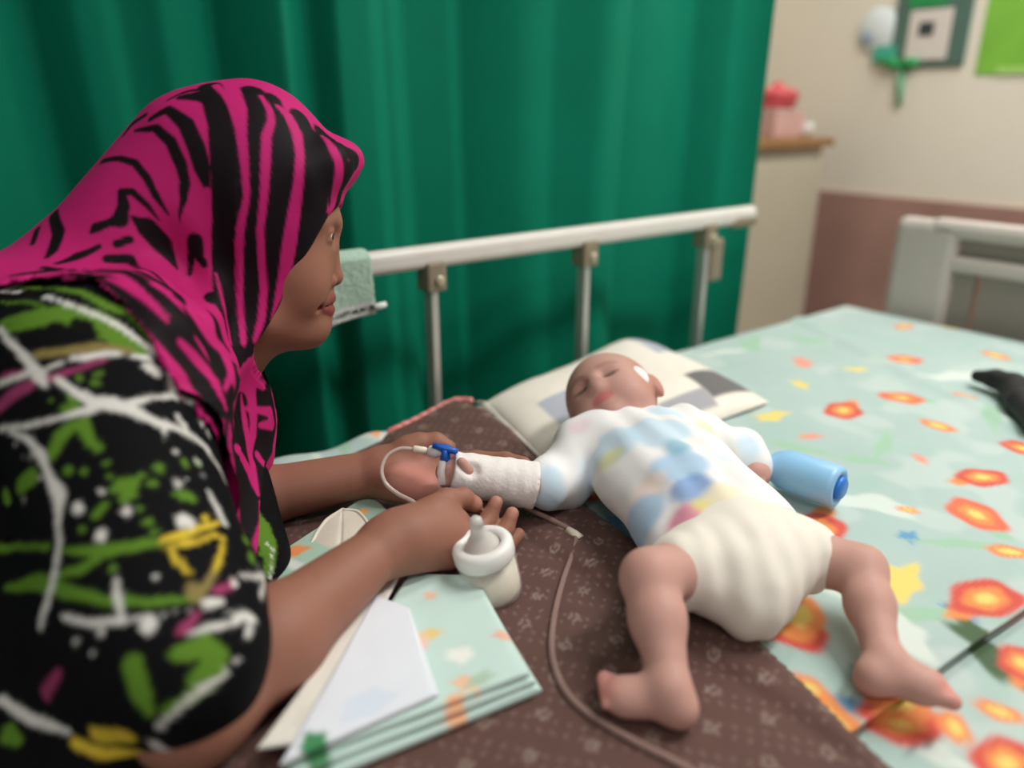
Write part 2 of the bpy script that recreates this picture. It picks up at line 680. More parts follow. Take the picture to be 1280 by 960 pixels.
# side rail
YR = 1.006
sr = empty('side_rail', (0.9, YR, 0.5))
sr.parent = bed
sr.location = Vector((0.9, YR, 0.5)) - bed.location
box('top_rail', (0.9, YR, 0.862), (1.03, 0.028, 0.036), m_rail, sr, 0.0125, seg=4)
for x in (0.613, 0.933, 1.262):
    box('post', (x - 0.002, YR, 0.66), (0.0135, 0.022, 0.37), m_alu, sr, 0.002)
    box('bracket', (x, YR, 0.832), (0.034, 0.036, 0.046), m_brk, sr, 0.004)
    lathe('rivet', [(0.0, 0.005), (0.007, 0.005), (0.0085, 0.003), (0.0085, 0.0)], (x + 0.003, YR - 0.018, 0.826), (0, -1, 0), mat('rivet_metal', (190, 180, 158), 0.35, metal=0.6), sr, 20)
box('post_sleeve', (1.288, YR, 0.78), (0.038, 0.034, 0.09), m_brk, sr, 0.008)
box('end_cap', (1.375, YR, 0.852), (0.085, 0.032, 0.03), m_brk, sr, 0.012)
box('lower_bar', (0.93, YR, 0.486), (1.0, 0.028, 0.04), m_rail, sr, 0.006)

# ------------------------------------------------------------------ sheets (printed cotton)
SHEET = (168, 189, 184)


def cloth_grid(x0, x1, y0, y1, step, zf, drop=None):
    xs = np.arange(x0, x1 + step / 2, step)
    ys = np.arange(y0, y1 + step / 2, step)
    X, Y = np.meshgrid(xs, ys, indexing='ij')
    n0, n1 = X.shape
    ii, jj = np.meshgrid(np.arange(n0 - 1), np.arange(n1 - 1), indexing='ij')
    F = np.stack([ii * n1 + jj, (ii + 1) * n1 + jj, (ii + 1) * n1 + jj + 1, ii * n1 + jj + 1], -1).reshape(-1, 4)
    P = np.stack([X, Y, np.zeros_like(X)], -1).reshape(-1, 3)
    return P, F


def blotch(C, P, x, y, rx, ry, ang, col, soft=0.007, wob=0.10, seed=1):
    c, s = math.cos(ang), math.sin(ang)
    dx, dy = P[:, 0] - x, P[:, 1] - y
    m = (np.abs(dx) < 0.15) & (np.abs(dy) < 0.15)
    u, v = dx[m] * c + dy[m] * s, -dx[m] * s + dy[m] * c
    a = np.arctan2(v / ry, u / rx)
    r = np.sqrt((u / rx) ** 2 + (v / ry) ** 2) * (1 + wob * np.sin(a * 5 + seed) * 0.6 + wob * 0.4 * np.sin(a * 3 + seed * 2))
    w = np.zeros(len(P))
    w[m] = 1 - sstep((r - 1) * min(rx, ry) / soft + 0.5)
    return blend(C, w, col)


RED, ORG, YEL, BLU, GRN, PAL = (206, 76, 62), (226, 138, 74), (226, 204, 110), (96, 152, 190), (154, 190, 164), (206, 216, 208)
# flowers seen on the sheet: pixel-measured places turned into bed coordinates, size along/across the bed in metres
FLW = [(1130, 408, .030, 'o'), (1245, 444, .032, 'o'), (1130, 449, .040, 'r'), (1003, 453, .036, 'p'), (1127, 497, .040, 'r'), (1054, 513, .042, 'R'), (1172, 532, .030, 'o'), (1228, 597, .040, 'R'), (1220, 643, .044, 'r'), (1262, 690, .026, 'o'), (1025, 660, .044, 'R'), (985, 785, .042, 'R'), (1232, 750, .046, 'R'), (1015, 862, .022, 'o'), (1125, 898, .036, 'R'), (1195, 905, .02, 'o'), (1250, 886, .02, 'o'), (1260, 950, .035, 'R'), (1280, 560, .035, 'R'), (1013, 546, .02, 'p'), (1150, 573, .018, 'p'), (1135, 638, .014, 'o'), (1278, 826, .03, 'R'), (650, 572, .030, 'R'), (588, 516, .03, 'o'), (470, 556, .014, 'o'), (1206, 497, .02, 'o')]
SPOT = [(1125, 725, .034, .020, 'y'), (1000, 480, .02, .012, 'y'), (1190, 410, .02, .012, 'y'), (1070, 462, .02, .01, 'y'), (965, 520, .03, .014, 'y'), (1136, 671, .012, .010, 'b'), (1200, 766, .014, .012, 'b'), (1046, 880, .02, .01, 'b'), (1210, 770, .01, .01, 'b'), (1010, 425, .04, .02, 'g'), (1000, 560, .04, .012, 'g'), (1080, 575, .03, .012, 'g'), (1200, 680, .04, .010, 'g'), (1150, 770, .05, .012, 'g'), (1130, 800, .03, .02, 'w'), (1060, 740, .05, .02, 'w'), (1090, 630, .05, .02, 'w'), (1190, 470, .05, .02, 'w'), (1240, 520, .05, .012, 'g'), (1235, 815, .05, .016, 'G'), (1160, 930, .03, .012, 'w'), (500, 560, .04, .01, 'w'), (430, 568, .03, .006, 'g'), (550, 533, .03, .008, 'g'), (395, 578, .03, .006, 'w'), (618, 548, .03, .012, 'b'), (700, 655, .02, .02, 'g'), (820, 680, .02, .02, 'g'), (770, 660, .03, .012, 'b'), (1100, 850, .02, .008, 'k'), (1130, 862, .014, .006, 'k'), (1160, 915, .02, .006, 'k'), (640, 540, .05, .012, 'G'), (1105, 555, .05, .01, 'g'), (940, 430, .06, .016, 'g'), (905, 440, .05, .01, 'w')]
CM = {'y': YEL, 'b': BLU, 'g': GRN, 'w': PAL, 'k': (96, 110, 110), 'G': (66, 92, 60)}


def print_sheet(P, z):
    C = np.tile(lin(SHEET), (len(P), 1))
    nz = vnoise(P * [1, 1, 0] + 3, 14, 5, 2)
    C = C * (1 + 0.05 * nz[:, None])
    C = blend(C, 0.30 * sstep((vnoise(P * [1, 1, 0], 13, 31, 2) - 0.12) / 0.3), (150, 186, 172))
    C = blend(C, 0.35 * sstep((vnoise(P * [1, 1, 0] + 2, 15, 37, 2) - 0.12) / 0.3), (204, 212, 206))
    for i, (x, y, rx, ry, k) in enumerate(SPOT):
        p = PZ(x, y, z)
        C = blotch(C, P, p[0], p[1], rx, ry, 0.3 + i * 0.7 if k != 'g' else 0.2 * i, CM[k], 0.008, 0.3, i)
    for i, (x, y, r, k) in enumerate(FLW):
        p = PZ(x, y, z)
        r = r * 0.88
        a = i * 1.3
        if k in 'Rr':
            C = blotch(C, P, p[0] + r * 0.9 * math.cos(a), p[1] + r * 0.9 * math.sin(a), r * 0.6, r * 0.3, a, ORG if k == 'R' else GRN, 0.008, 0.1, i)
            C = blotch(C, P, p[0], p[1], r, r * 0.72, a, RED if k == 'R' else (222, 104, 74), 0.008, 0.10, i)
            C = blotch(C, P, p[0], p[1], r * 0.62, r * 0.42, a, ORG, 0.008, 0.10, i + 1)
            C = blotch(C, P, p[0], p[1], r * 0.28, r * 0.2, a, YEL, 0.008, 0.06, i)
        elif k == 'o':
            C = blotch(C, P, p[0], p[1], r, r * 0.6, a, (226, 128, 74), 0.008, 0.10, i)
            C = blotch(C, P, p[0], p[1], r * 0.5, r * 0.3, a, YEL, 0.008, 0.06, i)
        else:
            C = blotch(C, P, p[0], p[1], r, r * 0.5, a, (222, 150, 130), 0.008, 0.2, i)
    # the same flowers go on where the photograph shows other things
    r2 = random.Random(3)
    for i in range(90):
        x, y = r2.uniform(0.05, 1.7), r2.uniform(0.0, 0.95)
        v = np.array([x, y, ZB]) - CAM
        seen = 640 + FPX * (v @ RT) / (v @ FW) < 1310 and 480 - FPX * (v @ UP) / (v @ FW) < 990
        if seen and (x > 0.62 or (x > 0.3 and y > 0.9)):
            continue
        C = blotch(C, P, x, y, 0.035, 0.024, i, RED if i % 2 else ORG, 0.008, 0.10, i)
        C = blotch(C, P, x, y, 0.018, 0.012, i, YEL, 0.008, 0.10, i)
    return C


m_sheet = mat('printed_cotton', vc=True, rough=0.75, bump=0.1, bscale=900, sheen=0.1)
P, F = cloth_grid(BX0 - 0.03, BX1 + 0.02, BY0 - 0.05, BY1 + 0.012, 0.0045, None)


def edge_drop(P, x0, x1, y0, y1, top, depth, r=0.03):
    """rounds the cloth over the mattress edges"""
    o = np.maximum.reduce([x0 + r - P[:, 0], P[:, 0] - (x1 - r), y0 + r - P[:, 1], P[:, 1] - (y1 - r), np.zeros(len(P))])
    t = np.clip(o / (r * 1.15), 0, 1)
    z = top - r * (1 - np.sqrt(np.clip(1 - t * t, 0, 1)))
    z = np.where(o > r * 1.1, z - (o - r * 1.1) * 6, z)
    return z


def wrinkle(P, a=0.003):
    q = P * [1, 1, 0]
    w = a * vnoise(q + 11, 7, 2, 3)
    w += 0.5 * a * np.sin(q @ [28, 11, 0] + 4 * vnoise(q, 5, 9)) * vnoise(q + 5, 4, 3)
    return w


P[:, 2] = edge_drop(P, BX0, BX1, BY0, BY1, ZB - 0.004, 0.1) + wrinkle(P, 0.0025)
P[:, 2] += 0.020 * np.exp(-((P[:, 1] - 0.918) / 0.028) ** 2) * sstep((0.56 - P[:, 0]) / 0.12) * (1 + 0.25 * np.sin(P[:, 0] * 45))
bs_mesh = npmesh('bed_sheet', P, F)
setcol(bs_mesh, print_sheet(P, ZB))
o = link('bed_sheet', bs_mesh, m_sheet)
o.modifiers.new('thick', 'SOLIDIFY').thickness = -0.0012
tag(o, 'pale green cotton sheet printed with red and orange flowers, fitted on the mattress', 'sheet')

# upper sheet, folded back near the camera
pa, pb = PZ(1280, 772, ZB), PZ(1072, 922, ZB)
P, F = cloth_grid(0.46, BX1 - 0.01, 0.10, BY1 - 0.01, 0.0045, None)
ed = (pb - pa)[:2] / np.linalg.norm((pb - pa)[:2])
nrm = np.array([-ed[1], ed[0]])
if nrm[1] < 0:
    nrm = -nrm
side = (P[:, :2] - pa[:2]) @ nrm
keepv = side > -0.0045
P[:, :2] -= nrm[None] * np.where((side < 0) & keepv, side, 0)[:, None]
zt = ZB + 0.004 + 0.006 * np.exp(-np.clip(side, 0, 1) / 0.03) + wrinkle(P, 0.0028)
zt += 0.006 * np.exp(-((P[:, 0] - 1.25 - 0.5 * (P[:, 1] - 0.4)) / 0.02) ** 2)
P[:, 2] = zt
Fk = F[keepv[F].all(1)]
used = np.unique(Fk)
mp = -np.ones(len(P), int)
mp[used] = np.arange(len(used))
P, Fk = P[used], mp[Fk]
me = npmesh('top_sheet', P, Fk)
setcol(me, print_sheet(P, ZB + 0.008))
o = link('top_sheet', me, m_sheet)
o.modifiers.new('thick', 'SOLIDIFY').thickness = -0.004
tag(o, 'upper pale green flowered sheet under the baby, its edge folded back near the feet', 'sheet')

# ------------------------------------------------------------------ brown mat
m_matc = mat('brown_print', vc=True, rough=0.8, bump=0.25, bscale=500, sheen=0.1)
# outline of the mat on the bed
mat_poly = [PZ(495, 549, ZB)[:2], PZ(571, 511, ZB + 0.012)[:2], PZ(640, 556, ZB)[:2], PZ(735, 648, ZB)[:2], PZ(862, 742, ZB)[:2], PZ(940, 812, ZB)[:2], PZ(1010, 880, ZB)[:2], PZ(1085, 957, ZB)[:2], np.array([0.45, 0.05]), np.array([0.07, 0.06]), np.array([0.07, 0.80]), np.array([0.28, 0.86])]
P, F = cloth_grid(0.06, 0.72, 0.04, 0.99, 0.003, None)
sd = poly2d(P[:, :2], np.array(mat_poly))
# pull border vertices on to the outline
keepv = sd < 0.003
bump_c = PZ(571, 511, ZB + 0.012)[:2]
bd = np.linalg.norm((P[:, :2] - (bump_c + [0, -0.06])) / [1.0, 1.3], axis=1)
P[:, 2] = ZB + 0.010 + 0.6 * wrinkle(P, 0.003) + 0.018 * np.exp(-(bd / 0.07) ** 2) - 0.008 * sstep((sd + 0.012) / 0.014)
P[:, 2] += np.where(P[:, 0] > 0.455, 0.006 * sstep((P[:, 0] - 0.455) / 0.02), 0)
C = np.tile(lin((88, 59, 52)), (len(P), 1)) * (1 + 0.08 * vnoise(P, 60, 3)[:, None])
# small dots and little flowers of the print
gx, gy = P[:, 0] * 0.8 + P[:, 1] * 0.6, -P[:, 0] * 0.6 + P[:, 1] * 0.8
st = 0.011
dx, dy = (gx / st) % 1 - 0.5, (gy / st) % 1 - 0.5
rowc = np.floor(gx / st).astype(int) % 3
C = blend(C, 0.20 * (1 - sstep((np.hypot(dx, dy) * st - 0.0012) / 0.0016)) * (rowc != 0), (186, 166, 152))
st = 0.042
cx_, cy_ = np.floor(gx / st), np.floor(gy / st)
ox = np.where(cy_ % 2 == 0, 0.5, 0.0)
dx = ((gx / st + ox) % 1 - 0.5) * st
dy = ((gy / st) % 1 - 0.5) * st
rr = np.hypot(dx, dy)
an = np.arctan2(dy, dx)
pet = (1 - sstep((np.abs(rr - 0.0042) - 0.0010 - 0.0012 * np.cos(an * 6)) / 0.0014))
C = blend(C, 0.26 * pet * (rr < 0.011), (196, 178, 166))
# pink braided trim along the far-left edge
e0, e1 = mat_poly[0], mat_poly[1]
dd = seg_dist(np.c_[P[:, :2], np.zeros(len(P))], [np.r_[e0, 0], np.r_[e1, 0]], [0.0, 0.0])
tw = 1 - sstep((dd - 0.007) / 0.002)
C = blend(C, tw, (222, 120, 116))
al = (P[:, :2] - e0) @ ((e1 - e0) / np.linalg.norm(e1 - e0))
C = blend(C, tw * (0.5 + 0.5 * np.sin(al * 900 + dd * 700)) * 0.8, (240, 200, 190))
Fk = F[keepv[F].all(1)]
used = np.unique(Fk)
mp = -np.ones(len(P), int)
mp[used] = np.arange(len(used))
me = npmesh('brown_mat', P[used], mp[Fk])
setcol(me, C[used])
o = link("brown_mat", me, m_matc)
o.modifiers.new('thick', 'SOLIDIFY').thickness = -0.004
trim_pts = [PZ(488, 553, ZB)[:2], e0 + (e1 - e0) * 0.02, e0 + (e1 - e0) * 0.35, e0 + (e1 - e0) * 0.7, e1 + [-0.012, -0.004], e1 + [0.004, -0.006], e1 + [0.012, -0.022]]
tp = []
for q in spline(np.array([np.r_[t, 0] for t in trim_pts]), 60):
    k = np.argmin((P[:, 0] - q[0]) ** 2 + (P[:, 1] - q[1]) ** 2)
    tp.append((q[0], q[1], max(P[k, 2], ZB + 0.008) + 0.006))
tp = np.array(tp)
for s_ in (0, math.pi):
    tw_ = np.c_[0.0016 * np.sin(np.arange(len(tp)) * 1.6 + s_), 0.0016 * np.cos(np.arange(len(tp)) * 1.6 + s_), 0.001 * np.sin(np.arange(len(tp)) * 1.6 + s_)]
    tube('braid_strand', tp + tw_, 0.0044, mat('pink_braid' if s_ == 0 else 'pale_pink_braid', (214, 112, 108) if s_ == 0 else (232, 164, 156), 0.8), o, 8)
tag(o, 'dark brown dotted cotton mat with pink braided edge spread on the bed', 'mat')


# ------------------------------------------------------------------ the woman
HD = 0.83
_hr = ray(330, 290)
HS = HD / FPX                        # metres per pixel at her head
HC = CAM + _hr * HD / (_hr @ FW)
HZ = -_hr                            # towards her right side
HX = RT - HZ * (RT @ HZ)
HX /= np.linalg.norm(HX)             # the way she faces
HY = np.cross(HZ, HX)
HR = np.array([HX, HY, HZ])


def H(px, py, z=0.0):
    d = ray(px, py)
    return CAM + d * ((HC - CAM) @ HZ) / (d @ HZ) + HZ * z


def headq(P):
    z = (P - HC) @ HZ
    v = P - z[:, None] * HZ - CAM
    w = v @ FW
    return 640 + FPX * (v @ RT) / w, 480 - FPX * (v @ UP) / w, z


def rot2(a):
    c, s = math.cos(math.radians(a)), math.sin(math.radians(a))
    return np.array([HX * c + HY * s, -HX * s + HY * c, HZ])


# --- body: head, neck, arms and hands as one surface
B = Sdf()
B.ell(H(310, 258), (0.094, 0.092, 0.073), HR, 0.02)                         # skull
B.ell(H(352, 326), (62 * HS, 92 * HS, 0.060), rot2(-6), 0.03)               # face
for s in (1, -1):
    B.cone(H(388, 402, 0.010 * s), H(328, 392, 0.042 * s), 0.0185, 0.023, 0.02)   # jaw
    B.ell(H(372, 352, 0.034 * s), (0.030, 0.034, 0.026), HR, 0.02)          # cheek
    B.cone(H(413, 279, 0.008 * s), H(396, 277, 0.042 * s), 0.0072, 0.007, 0.016)  # brow
B.ball(H(390, 402), 0.0175, 0.012)                                           # chin
B.ell(H(360, 412), (0.035, 0.020, 0.036), rot2(-14), 0.02)                   # soft throat
for s in (1, -1):
    B.ell(H(419, 294, 0.031 * s), (0.010, 0.008, 0.013), HR, 0.012, 's')     # eye socket
    B.ball(H(401.5, 294, 0.031 * s), 0.0120, 0.004)                            # lids over the eye
    B.cone(H(410.5, 288, 0.022 * s), H(406, 290, 0.041 * s), 0.0036, 0.003, 0.004)
    B.cone(H(409.5, 299, 0.022 * s), H(405, 299, 0.040 * s), 0.0028, 0.0026, 0.004)
for s in (1, -1):
    B.ell(H(415.5, 295, 0.034 * s), (0.0062, 0.0030, 0.010), HR, 0.001, 's')     # open lids
B.cone(H(409, 296), H(418.5, 341), 0.0068, 0.0078, 0.010)                    # nose bridge
B.ball(H(419.0, 347.5), 0.0083, 0.006)                                       # tip
for s in (1, -1):
    B.ell(H(410, 351, 0.0115 * s), (0.0085, 0.0068, 0.0062), HR, 0.004)      # wings
    B.ell(H(415, 356.5, 0.0062 * s), (0.0042, 0.0026, 0.003), HR, 0.002, 's')
B.cone(H(405, 362), H(408, 370), 0.008, 0.008, 0.008)
B.ell(H(402, 378), (0.0115, 0.016, 0.022), HR, 0.012)                        # mouth mound
for s in (1, -1):
    B.path([H(413.0, 372.5, 0.0), H(409.5, 373.2, 0.013 * s), H(397, 378.5, 0.033 * s)], [0.0046, 0.0048, 0.0024], 0.003)
    B.path([H(411.5, 387.0, 0.0), H(408.5, 387.0, 0.013 * s), H(397, 381.5, 0.032 * s)], [0.0056, 0.0054, 0.0024], 0.003)
B.path([H(396, 380.3, 0.036), H(411, 379.8, 0.015), H(419, 379.5, 0), H(411, 379.8, -0.015), H(396, 380.3, -0.036)], [0.0011] * 5, 0.003, 's')
for s in (1, -1):
    B.ball(H(394.5, 379.5, 0.039 * s), 0.0025, 0.008, 's')
B.cone(H(300, 385), H(235, 450), 0.052, 0.056, 0.03)                         # neck
NB = H(225, 455)
SHN = np.array([0.125, 0.705, 0.862])     # near (right) shoulder
SHF = np.array([0.205, 0.955, 0.860])     # far (left) shoulder
HIP = np.array([-0.20, 0.88, 0.55])
B.cone(SHN, SHF, 0.052, 0.052, 0.04)
B.cone(NB, NB + (HIP - NB) * 0.25, 0.07, 0.08, 0.05)
ELN = PZ(240, 884, 0.676)
WRN = PD(480, 684, 0.712)
ELF = np.array([0.165, 0.818, 0.655])
WRF = PD(472, 590, 0.892)
B.cone(SHN, ELN, 0.046, 0.040, 0.03)
mN = ELN + (WRN - ELN) * 0.35
B.cone(ELN, mN, 0.039, 0.0385, 0.02)
B.cone(mN, WRN, 0.0385, 0.0235, 0.02)
B.cone(SHF, ELF, 0.045, 0.039, 0.03)
mF = ELF + (WRF - ELF) * 0.35
B.cone(ELF, mF, 0.034, 0.033, 0.02)
B.cone(mF, WRF, 0.033, 0.026, 0.02)


def finger(pts, rads, k=0.006):
    B.path(pts, rads, k)


# near (right) hand: thumb on top, fingers reach under the bandaged wrist
mcpN = [PD(568, 652, 0.762), PD(570, 668, 0.752), PD(568, 684, 0.747), PD(560, 697, 0.745)]
for q, r in zip(mcpN, (0.0135, 0.0135, 0.0125, 0.011)):
    B.cone(WRN + (q - WRN) * 0.05, q, 0.020, r, 0.016)
B.cone(PD(505, 662, 0.725), PD(545, 640, 0.752), 0.021, 0.016, 0.018)
B.cone(PD(520, 672, 0.724), PD(555, 668, 0.745), 0.020, 0.0155, 0.018)
finger([PD(540, 640, 0.748), PD(558, 626, 0.768), PD(578, 623, 0.786), PD(593, 630, 0.797)], [0.0145, 0.0118, 0.0105, 0.0088])
finger([mcpN[0], PD(596, 666, 0.785), PD(611, 648, 0.800), PD(620, 628, 0.803)], [0.0125, 0.0098, 0.0085, 0.0072], 0.005)
finger([mcpN[1], PD(613, 680, 0.785), PD(632, 662, 0.800), PD(640, 642, 0.805)], [0.0122, 0.0098, 0.0086, 0.0073], 0.005)
finger([mcpN[2], PD(606, 696, 0.783), PD(630, 688, 0.803), PD(648, 668, 0.815)], [0.0115, 0.0094, 0.0082, 0.0070], 0.004)
finger([mcpN[3], PD(590, 703, 0.775), PD(612, 703, 0.792), PD(630, 700, 0.803)], [0.0105, 0.0084, 0.0074, 0.0064], 0.004)
# far (left) hand: palm up under the baby's hand
mcpF = [PD(543, 577, 0.905), PD(548, 592, 0.893), PD(546, 607, 0.880), PD(538, 620, 0.868)]
for q, r in zip(mcpF, (0.0135, 0.0135, 0.0125, 0.0115)):
    B.cone(WRF + (q - WRF) * 0.05, q, 0.021, r, 0.014)
B.cone(PD(492, 604, 0.872), PD(525, 616, 0.866), 0.019, 0.015, 0.016)
B.cone(PD(488, 582, 0.893), PD(512, 562, 0.893), 0.0205, 0.0165, 0.014)
finger([PD(508, 562, 0.893), PD(524, 555, 0.895), PD(545, 553, 0.898), PD(560, 559, 0.898)], [0.0150, 0.0125, 0.0110, 0.0090])
finger([mcpF[0], PD(596, 574, 0.893), PD(632, 575, 0.880), PD(655, 579, 0.868)], [0.0120, 0.0098, 0.0088, 0.0075], 0.005)
finger([mcpF[1], PD(595, 597, 0.885), PD(630, 598, 0.878), PD(650, 598, 0.872)], [0.0120, 0.0098, 0.0086, 0.0075], 0.005)
finger([mcpF[2], PD(590, 615, 0.872), PD(622, 617, 0.866), PD(640, 615, 0.862)], [0.0115, 0.0094, 0.0084, 0.0072], 0.005)
finger([mcpF[3], PD(572, 630, 0.862), PD(598, 634, 0.857), PD(612, 632, 0.853)], [0.0105, 0.0085, 0.0076, 0.0066], 0.005)
me = grow('body', B, (-0.36, 0.40, 0.40), (0.62, 1.04, 1.10), 0.0027)
V = verts(me)
C = np.tile(lin((146, 99, 80)), (len(V), 1)) * (1 + 0.06 * vnoise(V, 40, 4, 3)[:, None])
hx, hy, hz = headq(V)
on_head = (hz < 0.09) & (hz > -0.09) & (hx > 250) & (hy < 440)
# forearms and hands are a little pinker, palms pink
ax = V[:, 0]
C = blend(C, 0.35 * ((V[:, 2] < 0.76) & ~on_head), (156, 108, 92))
# lips
lip = np.minimum.reduce([seg_dist(V, [H(413, 372.5, 0), H(409.5, 373.2, 0.013 * s), H(397, 378.5, 0.033 * s)], [0.0052, 0.0054, 0.0028]) for s in (1, -1)] + [seg_dist(V, [H(411.5, 387, 0), H(408.5, 387, 0.013 * s), H(397, 381.5, 0.032 * s)], [0.006, 0.006, 0.0028]) for s in (1, -1)])
C = blend(C, 0.9 * (1 - sstep((lip - 0.0008) / 0.002)), (128, 56, 56))
for s in (1, -1):
    d = seg_dist(V, [H(420, 279, 0.012 * s), H(408, 277.5, 0.034 * s), H(398, 280, 0.047 * s)], [0.002, 0.0026, 0.0014])
    C = blend(C, 0.55 * (1 - sstep(d / 0.0035 + 0.3)), (70, 44, 36))
    d = seg_dist(V, [H(414, 291, 0.020 * s), H(411.5, 290.5, 0.031 * s), H(406, 293, 0.043 * s)], [0.0008, 0.0010, 0.0008])
    C = blend(C, 0.9 * (1 - sstep(d / 0.0012 + 0.2)), (38, 24, 22))
pc = PD(522, 600, 0.862)
d = np.linalg.norm((V - pc) / [1.0, 1.0, 1.0], axis=1)
C = blend(C, 0.65 * (1 - sstep((d - 0.016) / 0.026)), (200, 132, 120))
# finger nails and creases: paler tips
for t in (PD(595, 629, 0.790), PD(620, 624, 0.798), PD(641, 638, 0.80)):
    d = np.linalg.norm(V - t, axis=1)
    C = blend(C, 0.45 * (1 - sstep((d - 0.004) / 0.006)), (206, 150, 134))
setcol(me, C)
m_skin = mat('brown_skin', vc=True, rough=0.55, sss=0.12, bump=0.12, bscale=500, spec=0.35)
woman = empty('person', (-0.05, 0.80, 0.0))
tag(woman, 'seated woman in pink and black headscarf leaning over to hold the baby\'s bandaged hand', 'person')
link('body', me, m_skin, woman)
m_eye = mat('eye_white', vc=True, rough=0.2)
for s in (1, -1):
    ec = H(402.0, 294.5, 0.0312 * s)
    E_ = Sdf()
    E_.ball(ec, 0.0112, 0)
    me = grow('eye', E_, ec - 0.014, ec + 0.014, 0.0012)
    V = verts(me)
    look = HX * 0.94 + HZ * 0.25 * s - HY * 0.22
    look /= np.linalg.norm(look)
    a = (V - ec) @ look / 0.0112
    C = np.tile(lin((214, 204, 196)), (len(V), 1))
    C = blend(C, sstep((a - 0.82) / 0.05), (46, 28, 22))
    setcol(me, C)
    link('eye', me, m_eye, woman)

# --- tunic
T = Sdf()
T.cone(HIP, np.array([0.075, 0.835, 0.79]), 0.19, 0.145, 0.05)
T.cone(SHN + [0, 0, -0.015], SHF + [0, 0, -0.02], 0.072, 0.068, 0.06)
T.ell(PD(10, 500, 0.74), (0.125, 0.125, 0.115), None, 0.05)
SL0, SL1 = PD(118, 478, 0.645), PD(205, 770, 0.570)
T.cone(SL0, SL1, 0.080, 0.067, 0.05)
T.cone(SL1, PD(226, 824, 0.542), 0.066, 0.055, 0.03)
T.cone(PD(60, 760, 0.64), PD(226, 824, 0.542), 0.08, 0.045, 0.04)
T.cone(PD(285, 620, 0.82), PD(285, 720, 0.765), 0.05, 0.052, 0.04)
T.cone(PD(150, 640, 0.75), PD(285, 720, 0.765), 0.12, 0.05, 0.05)
FS1 = SHF + (ELF - SHF) * 0.92
T.cone(SHF, FS1, 0.062, 0.054, 0.03)
# lap, skirt to the floor
KN, KF = np.array([-0.035, 0.555, 0.548]), np.array([-0.075, 0.80, 0.535])
T.cone(np.array([-0.22, 0.80, 0.54]), KN, 0.105, 0.075, 0.04)
T.cone(PD(-40, 900, 0.66), PD(130, 965, 0.56), 0.095, 0.055, 0.04)
T.cone(np.array([-0.22, 0.95, 0.54]), KF, 0.105, 0.075, 0.04)
# open sleeve ends
adir = WRN - ELN
adir /= np.linalg.norm(adir)
T.cone(ELN + adir * 0.045, ELN + adir * 0.13, 0.042, 0.046, 0.008, 's')
fdir = WRF - ELF
fdir /= np.linalg.norm(fdir)
T.cone(ELF + fdir * 0.01, ELF + fdir * 0.12, 0.043, 0.052, 0.008, 's')


def tfold(P):
    hx, hy, hz = headq(P)
    w = 0.0022 * vnoise(P + 2, 16, 8, 2)
    w += 0.0022 * np.sin((hy - 0.45 * hx) / 17.0 + 3 * vnoise(P, 7, 5)) * sstep((hy - 640) / 120.0)
    return w


m_tunic = mat('splash_print_fabric', vc=True, rough=0.75, bump=0.08, bscale=800, spec=0.1)
T.func(lambda P: np.maximum(0.47 - P[:, 2], -0.42 - P[:, 0]), op='i')
tun_me = grow('tunic', T, (-0.45, 0.38, 0.45), (0.30, 1.13, 0.97), 0.0036)
relief(tun_me, tfold)
SK = Sdf()
SK.cone(KN + [0, 0, -0.02], np.array([-0.085, 0.57, 0.09]), 0.072, 0.085, 0.05)
SK.cone(KF + [0, 0, -0.02], np.array([-0.10, 0.80, 0.09]), 0.072, 0.085, 0.05)
SK.cone(KN, np.array([-0.20, 0.80, 0.46]), 0.07, 0.09, 0.05)
SK.cone(KF, np.array([-0.20, 0.95, 0.46]), 0.07, 0.09, 0.05)
SK.func(lambda P: 0.006 - P[:, 2], op='i')
skirt_me = grow('skirt', SK, (-0.45, 0.40, -0.02), (0.10, 1.1, 0.66), 0.009)
relief(skirt_me, lambda P: 0.004 * np.sin(P[:, 1] * 90) + 0.003 * vnoise(P, 12, 4))

# --- headscarf
def shrink(pts):
    # outline points carry their own distance from the camera; move each on to the head's side plane
    return [(330 + (x - 330) * d / HD, 290 + (y - 290) * d / HD) for x, y, d in pts]


edge_low = [(-260, 440, .80), (-60, 374, .78), (0, 357, .74), (40, 348, .69), (75, 345, .66), (112, 347, .63), (150, 375, .62), (198, 421, .63), (238, 481, .66), (263, 541, .69), (280, 601, .72), (290, 651, .75), (303, 696, .78)]
cape = shrink(edge_low + [(312, 680, .80), (326, 620, .80), (331, 570, .8), (337, 545, .8), (344, 515, .8), (337, 485, .8), (330, 430, .8), (330, 60, .8), (-260, 60, .8)])
below = shrink(edge_low + [(303, 1000, .8), (-260, 1000, .8)])
cut = shrink([(452, 209, .82), (430, 252, .79), (410, 271, .78), (397, 294, .775), (379, 327, .77), (360, 365, .765), (338, 399, .77), (316, 430, .78), (319, 458, .80), (336, 482, .81), (346, 515, .81), (520, 515, .81), (520, 209, .81)])
S = Sdf()
S.ell(H(310, 240), (0.090, 0.115, 0.088), rot2(-8), 0.02)
S.cone(H(256, 206), H(112, 377), 0.075, 0.075, 0.02)
S.cone(H(112, 377), H(78, 475), 0.075, 0.075, 0.03)
S.cone(H(330, 250, 0.0), H(312, 395, 0.0), 0.079, 0.060, 0.03)
S.cone(H(362, 195, 0.0), H(430, 203, 0.0), 0.036, 0.012, 0.03)
S.path([H(376, 226, 0.062), H(410, 210, 0.046), H(424, 203, 0.0), H(410, 210, -0.046), H(378, 225, -0.062)], [0.014, 0.013, 0.011, 0.013, 0.014], 0.03)
S.path([H(428, 200, 0.0), H(439, 197, 0.010)], [0.009, 0.0055], 0.012)
